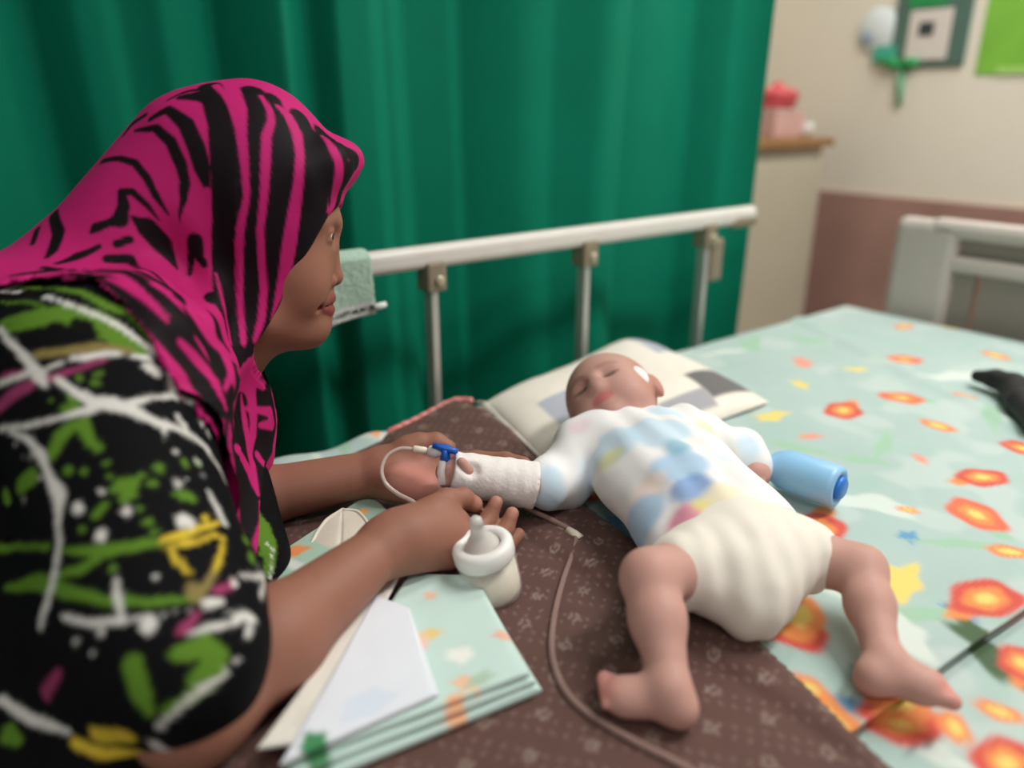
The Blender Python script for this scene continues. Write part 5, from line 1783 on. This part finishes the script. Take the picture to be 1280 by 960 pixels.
m_fold = mat('folded_cotton', vc=True, rough=0.8, bump=0.12, bscale=600, sheen=0.1)
fc = empty('folded_cloth', PZ(500, 850, 0.635))
tag(fc, 'stack of pale green and white folded baby cloths in front of the woman\'s arm', 'cloth')
Z0 = 0.636
quad = [PZ(497, 714, 0.66), PZ(602, 717, 0.66), PZ(678, 838, 0.66), PZ(345, 978, 0.655)]


def spots(lst, z, base):
    def f(C, V):
        C = np.tile(lin(base), (len(V), 1)) * (1 + 0.03 * vnoise(V, 30, 2)[:, None])
        for i, (x, y, rx, ry, col) in enumerate(lst):
            p = PZ(x, y, z)
            C = blotch(C, V, p[0], p[1], rx, ry, i * 0.9, col, 0.006, 0.2, i)
        return C
    return f


for k_ in range(3):
    sh = 0.004 * k_
    q_ = [quad[0] + [sh, -sh, 0], quad[1] + [-sh * 0.6, sh * 0.3, 0], quad[2] + [-sh, sh * 0.7, 0], quad[3] + [sh, sh, 0]]
    slab_cloth('layer', q_, Z0 + 0.008 * k_, 0.0085, m_fold, fc, spots([(536, 790, .010, .007, (232, 202, 130)), (525, 802, .012, .006, (238, 196, 186)), (537, 741, .006, .005, (236, 190, 160)), (575, 815, .011, .009, (232, 234, 228)), (583, 850, .008, .010, (236, 190, 150)), (570, 872, .008, .008, (236, 180, 140)), (630, 791, .009, .006, (228, 176, 152)), (600, 845, .012, .006, (170, 196, 176)), (395, 930, .010, .008, (70, 140, 90))], Z0 + 0.027, (196, 220, 212)), wav=0.0012, seed=k_)
slab_cloth('white_fold', [PZ(470, 745, 0.664), PZ(512, 762, 0.664), PZ(548, 868, 0.664), PZ(350, 962, 0.66)], Z0 + 0.0245, 0.006, m_fold, fc, spots([(460, 880, .02, .012, (214, 224, 238)), (392, 930, .011, .009, (60, 136, 84))], Z0 + 0.03, (226, 230, 238)), wav=0.001, seed=9)
slab_cloth('cream_fold', [PZ(492, 712, 0.655), PZ(503, 722, 0.655), PZ(392, 935, 0.655), PZ(322, 945, 0.655)], Z0 + 0.0225, 0.005, m_fold, fc, spots([(400, 890, .02, .01, (216, 212, 200))], Z0 + 0.025, (224, 220, 210)), seed=11)

fg = empty('folded_cloth', PZ(420, 690, 0.635))
tag(fg, 'green folded baby cloth printed with orange chicks, between the woman\'s two arms', 'cloth')
for k_ in range(2):
    slab_cloth('layer', [PZ(342, 702, 0.645) + [0, 0, 0], PZ(470 - 6 * k_, 622, 0.645), PZ(505 - 8 * k_, 655, 0.645), PZ(352, 800, 0.645)], Z0 + 0.008 * k_, 0.0085, m_fold, fg, spots([(366, 690, .016, .010, (224, 142, 82)), (455, 640, .006, .005, (232, 170, 90)), (365, 705, .02, .006, (206, 214, 204))], Z0 + 0.016, (160, 192, 172)), seed=20 + k_)

# cream cloth cap standing up between the cloths
cap = empty('cloth_pad', PZ(420, 720, 0.65))
tag(cap, 'cream cotton pad with a centre seam propped on the green cloth', 'cloth')
bl_, br2, tp_ = PD(374, 742, 0.748), PD(470, 712, 0.772), PD(428, 637, 0.838)
n = 40
V = []
for i in range(n):
    a = i / (n - 1)
    for j in range(n):
        t = j / (n - 1)
        # outline narrows to a rounded point
        w = math.sqrt(max(0.0, 1 - t ** 2.2))
        mid = bl_ * 0.5 + br2 * 0.5
        c0_ = mid + (tp_ - mid) * t
        p = c0_ + (br2 - bl_) * (a - 0.5) * w
        bul = 0.010 * (1 - abs(2 * a - 1) ** 2.0) * w - 0.004 * math.exp(-((a - 0.52) / 0.03) ** 2) * w
        p = p - FW * bul
        V.append(p)
V = np.array(V)
i_, j_ = np.meshgrid(np.arange(n - 1), np.arange(n - 1), indexing='ij')
F = np.stack([i_ * n + j_, (i_ + 1) * n + j_, (i_ + 1) * n + j_ + 1, i_ * n + j_ + 1], -1).reshape(-1, 4)
co_ = link('pad', npmesh('pad', V, F), mat('cream_pad', (216, 208, 192), 0.85, var=0.06, vscale=60, bump=0.15, bscale=500), cap)
co_.modifiers.new('thick', 'SOLIDIFY').thickness = 0.006
rim = [V[0 * n + j] for j in range(0, n, 3)] + [V[(n - 1) * n + j] for j in range(n - 1, -1, -3)]
tube('piping', spline(np.array(rim) - FW * 0.001, 90), 0.0018, mat('cream_piping', (226, 220, 206), 0.85), cap, 8)

# black strap at the far right of the bed
sp = Sdf()
sp.path([PZ(1222, 470, 0.648), PZ(1245, 474, 0.652), PZ(1268, 482, 0.652), PZ(1300, 500, 0.650)], [0.010, 0.015, 0.018, 0.022], 0.01)
sp.path([PZ(1262, 482, 0.650), PZ(1278, 505, 0.648), PZ(1300, 530, 0.648)], [0.016, 0.020, 0.020], 0.012)
sp.func(lambda P: 0.628 - P[:, 2], op='i')
me = grow('bag_strap', sp, (1.10, 0.25, 0.61), (1.45, 0.58, 0.70), 0.004)
o = link('bag_strap', me, mat('black_fabric', (26, 26, 28), 0.7, var=0.2, vscale=60))
tag(o, 'black fabric bag strap lying on the sheet at the right', 'strap')

# ------------------------------------------------------------------ background corner
m_cab = mat('cabinet_laminate', (186, 178, 158), 0.5, var=0.05, vscale=6)
m_wood = mat('wood_edge', (158, 116, 70), 0.5, var=0.25, vscale=14)
YCB = 1.56
cr_ = PY(1036, 178, YCB)
xa, xb, zc = cr_[0] - 0.56, cr_[0], cr_[2] - 0.012
cab = empty('bedside_cabinet', ((xa + xb) / 2, YCB + 0.2, 0))
tag(cab, 'cream bedside cabinet with wooden top in the corner past the curtain', 'cabinet')
box('body', ((xa + xb) / 2, YCB + 0.205, zc / 2), (xb - xa, 0.37, zc - 0.002), m_cab, cab, 0.004)
dr = box('door', ((xa + xb) / 2 - 0.004, YCB + 0.008, zc * 0.49), (xb - xa - 0.03, 0.016, zc * 0.93), m_cab, cab, 0.003)
box('handle', (xa + 0.09, YCB - 0.010, zc * 0.6), (0.012, 0.018, 0.09), m_alu, dr, 0.003)
box('top', ((xa + xb) / 2 - 0.005, YCB + 0.19, zc + 0.014), (xb - xa + 0.04, 0.41, 0.028), m_wood, cab, 0.006)
ztp = zc + 0.028
# things on the cabinet
p = PY(975, 150, YCB + 0.14)
pb_ = empty('carton', (p[0], YCB + 0.16, ztp))
tag(pb_, 'pale pink carton on the wooden cabinet top', 'box')
box('carton_body', (p[0], YCB + 0.16, ztp + 0.045), (0.17, 0.12, 0.09), mat('pink_card', (214, 172, 164), 0.6, var=0.12, vscale=30), pb_, 0.003)
box('flap', (p[0], YCB + 0.16, ztp + 0.0915), (0.172, 0.122, 0.004), mat('white_card', (222, 214, 206), 0.6), pb_, 0.001)
pk = empty('plastic_tub', (p[0] - 0.005, YCB + 0.16, ztp + 0.094))
tag(pk, 'pinkish red plastic tub with domed lid on top of the carton', 'container')
m_red = mat('red_plastic', (222, 92, 100), 0.4)
lathe('tub', [(0, 0), (0.056, 0), (0.066, 0.004), (0.073, 0.042), (0.075, 0.046), (0, 0.046)], (p[0] - 0.005, YCB + 0.16, ztp + 0.0945), (0, 0, 1), m_red, pk)
lathe('lid', [(0.077, 0.046), (0.077, 0.052), (0.050, 0.066), (0.02, 0.072), (0.016, 0.084), (0.008, 0.090), (0, 0.090)], (p[0] - 0.005, YCB + 0.16, ztp + 0.0945), (0, 0, 1), m_red, pk)
p2 = PY(1003, 150, YCB + 0.10)
cup = empty('white_cup', (p2[0] + 0.03, YCB + 0.10, ztp))
tag(cup, 'small white cup at the right end of the cabinet top', 'cup')
lathe('cup_body', [(0, 0), (0.022, 0), (0.028, 0.05), (0.026, 0.05), (0.021, 0.003), (0, 0.003)], (p2[0] + 0.03, YCB + 0.10, ztp), (0, 0, 1), mat('white_ceramic', (222, 218, 214), 0.4), cup)
lathe('rim', [(0.0285, 0.048), (0.0295, 0.050), (0.0285, 0.052), (0.026, 0.051)], (p2[0] + 0.03, YCB + 0.10, ztp), (0, 0, 1), mat('white_ceramic', (222, 218, 214), 0.4), cup)
p3 = PY(944, 150, YCB + 0.06)
ytub = empty('yellow_tube', (p3[0], YCB + 0.07, ztp))
tag(ytub, 'small yellow tube standing at the left end of the cabinet top', 'tube')
lathe('cap', [(0, 0), (0.012, 0), (0.012, 0.018), (0, 0.018)], (p3[0], YCB + 0.07, ztp), (0, 0, 1), mat('white_ceramic', (222, 218, 214), 0.4), ytub)
lathe('tube_body', [(0.012, 0.0185), (0.016, 0.022), (0.017, 0.045), (0.012, 0.065), (0.002, 0.075)], (p3[0], YCB + 0.07, ztp), (0, 0, 1), mat('yellow_plastic', (226, 196, 84), 0.5), ytub)


# wall hangings on the end wall
def wbox(name, px0, py0, px1, py1, m, parent, t=0.012, off=0.0, bev=0.004):
    a, b = PX(px0, py0, XW - off), PX(px1, py1, XW - off)
    y0, y1 = sorted((a[1], b[1]))
    z0, z1 = sorted((a[2], b[2]))
    return box(name, (XW - off - t / 2, (y0 + y1) / 2, (z0 + z1) / 2), (t, y1 - y0, z1 - z0), m, parent, bev)


bd_ = empty('framed_notice', PX(1170, 40, XW - 0.001))
tag(bd_, 'green framed notice board with white card on the end wall', 'sign')
m_dgr = mat('grey_green_board', (86, 116, 104), 0.5, var=0.06)
m_wc = mat('white_card', (222, 214, 206), 0.6)
m_gr = mat('bright_green', (40, 150, 84), 0.5)
wbox('board', 1134, -60, 1205, 82, m_dgr, bd_, 0.012)
wbox('card', 1140, 14, 1182, 74, m_wc, bd_, 0.004, 0.0125, 0.001)
wbox('green_header', 1146, -50, 1184, 6, m_gr, bd_, 0.004, 0.0125, 0.001)
wbox('dark_mark', 1150, 28, 1166, 44, mat('dark_ink', (60, 66, 64), 0.6), bd_, 0.002, 0.0168, 0.0005)
cdp = PX(1100, 40, XW - 0.004)
cdo = empty('round_card', cdp)
tag(cdo, 'white rounded card with teal corner beside the framed notice', 'sign')
lathe('disc', [(0, 0.008), (0.068, 0.008), (0.072, 0.004), (0.072, 0.0)], PX(1098, 38, XW - 0.003), (-1, 0, 0), mat('pale_card', (222, 230, 230), 0.6), cdo)
lathe('emblem', [(0, 0.003), (0.022, 0.003), (0.024, 0.0)], PX(1084, 48, XW - 0.0115), (-1, 0, 0), mat('grey_blue_ink', (150, 166, 180), 0.6), cdo)
wbox('teal_tab', 1094, 58, 1118, 78, mat('teal', (70, 176, 150), 0.5), cdo, 0.006, 0.0118, 0.002)
rb = empty('ribbon_bow', PX(1128, 85, XW - 0.004))
tag(rb, 'green ribbon with hanging tail below the notice and card', 'decoration')
for pa_, pb2 in (((1126, 84), (1100, 76)), ((1126, 84), (1150, 78))):
    a, b = PX(*pa_, XW - 0.012), PX(*pb2, XW - 0.012)
    tube('bow_loop', [a, a * 0.6 + b * 0.4 + [-0.006, 0, 0.006], b], [0.010, 0.020, 0.012], m_gr, rb, 12)
a, b = PX(1126, 86, XW - 0.01), PX(1124, 132, XW - 0.008)
tube('tail', [a, (a + b) / 2, b], [0.012, 0.012, 0.008], mat('pale_green_ribbon', (120, 180, 140), 0.6), rb, 10)
gp = empty('green_poster', PX(1275, 30, XW - 0.001))
tag(gp, 'bright lime green poster at the top right of the wall', 'poster')
wbox('sheet', 1250, -70, 1360, 90, mat('lime_paper', (132, 196, 70), 0.6, var=0.12, vscale=10), gp, 0.004, 0.0, 0.001)
wbox('border', 1246, 84, 1362, 90, mat('pale_lime_paper', (170, 214, 120), 0.6), gp, 0.003, 0.0045, 0.0005)

# stool she sits on
stl = empty('stool', (-0.24, 0.88, 0))
tag(stl, 'round stool under the seated woman', 'stool')
lathe('seat', [(0, 0.0), (0.15, 0.0), (0.16, 0.01), (0.16, 0.03), (0.15, 0.04), (0, 0.04)], (-0.24, 0.88, 0.36), (0, 0, 1), mat('stool_vinyl', (60, 66, 80), 0.5), stl)
for a in range(4):
    an_ = a * math.pi / 2 + 0.4
    tube('leg', [(-0.24 + 0.10 * math.cos(an_), 0.88 + 0.10 * math.sin(an_), 0.36), (-0.24 + 0.125 * math.cos(an_), 0.88 + 0.125 * math.sin(an_), 0.18), (-0.24 + 0.15 * math.cos(an_), 0.88 + 0.15 * math.sin(an_), 0.0)], 0.011, m_alu, stl, 10)
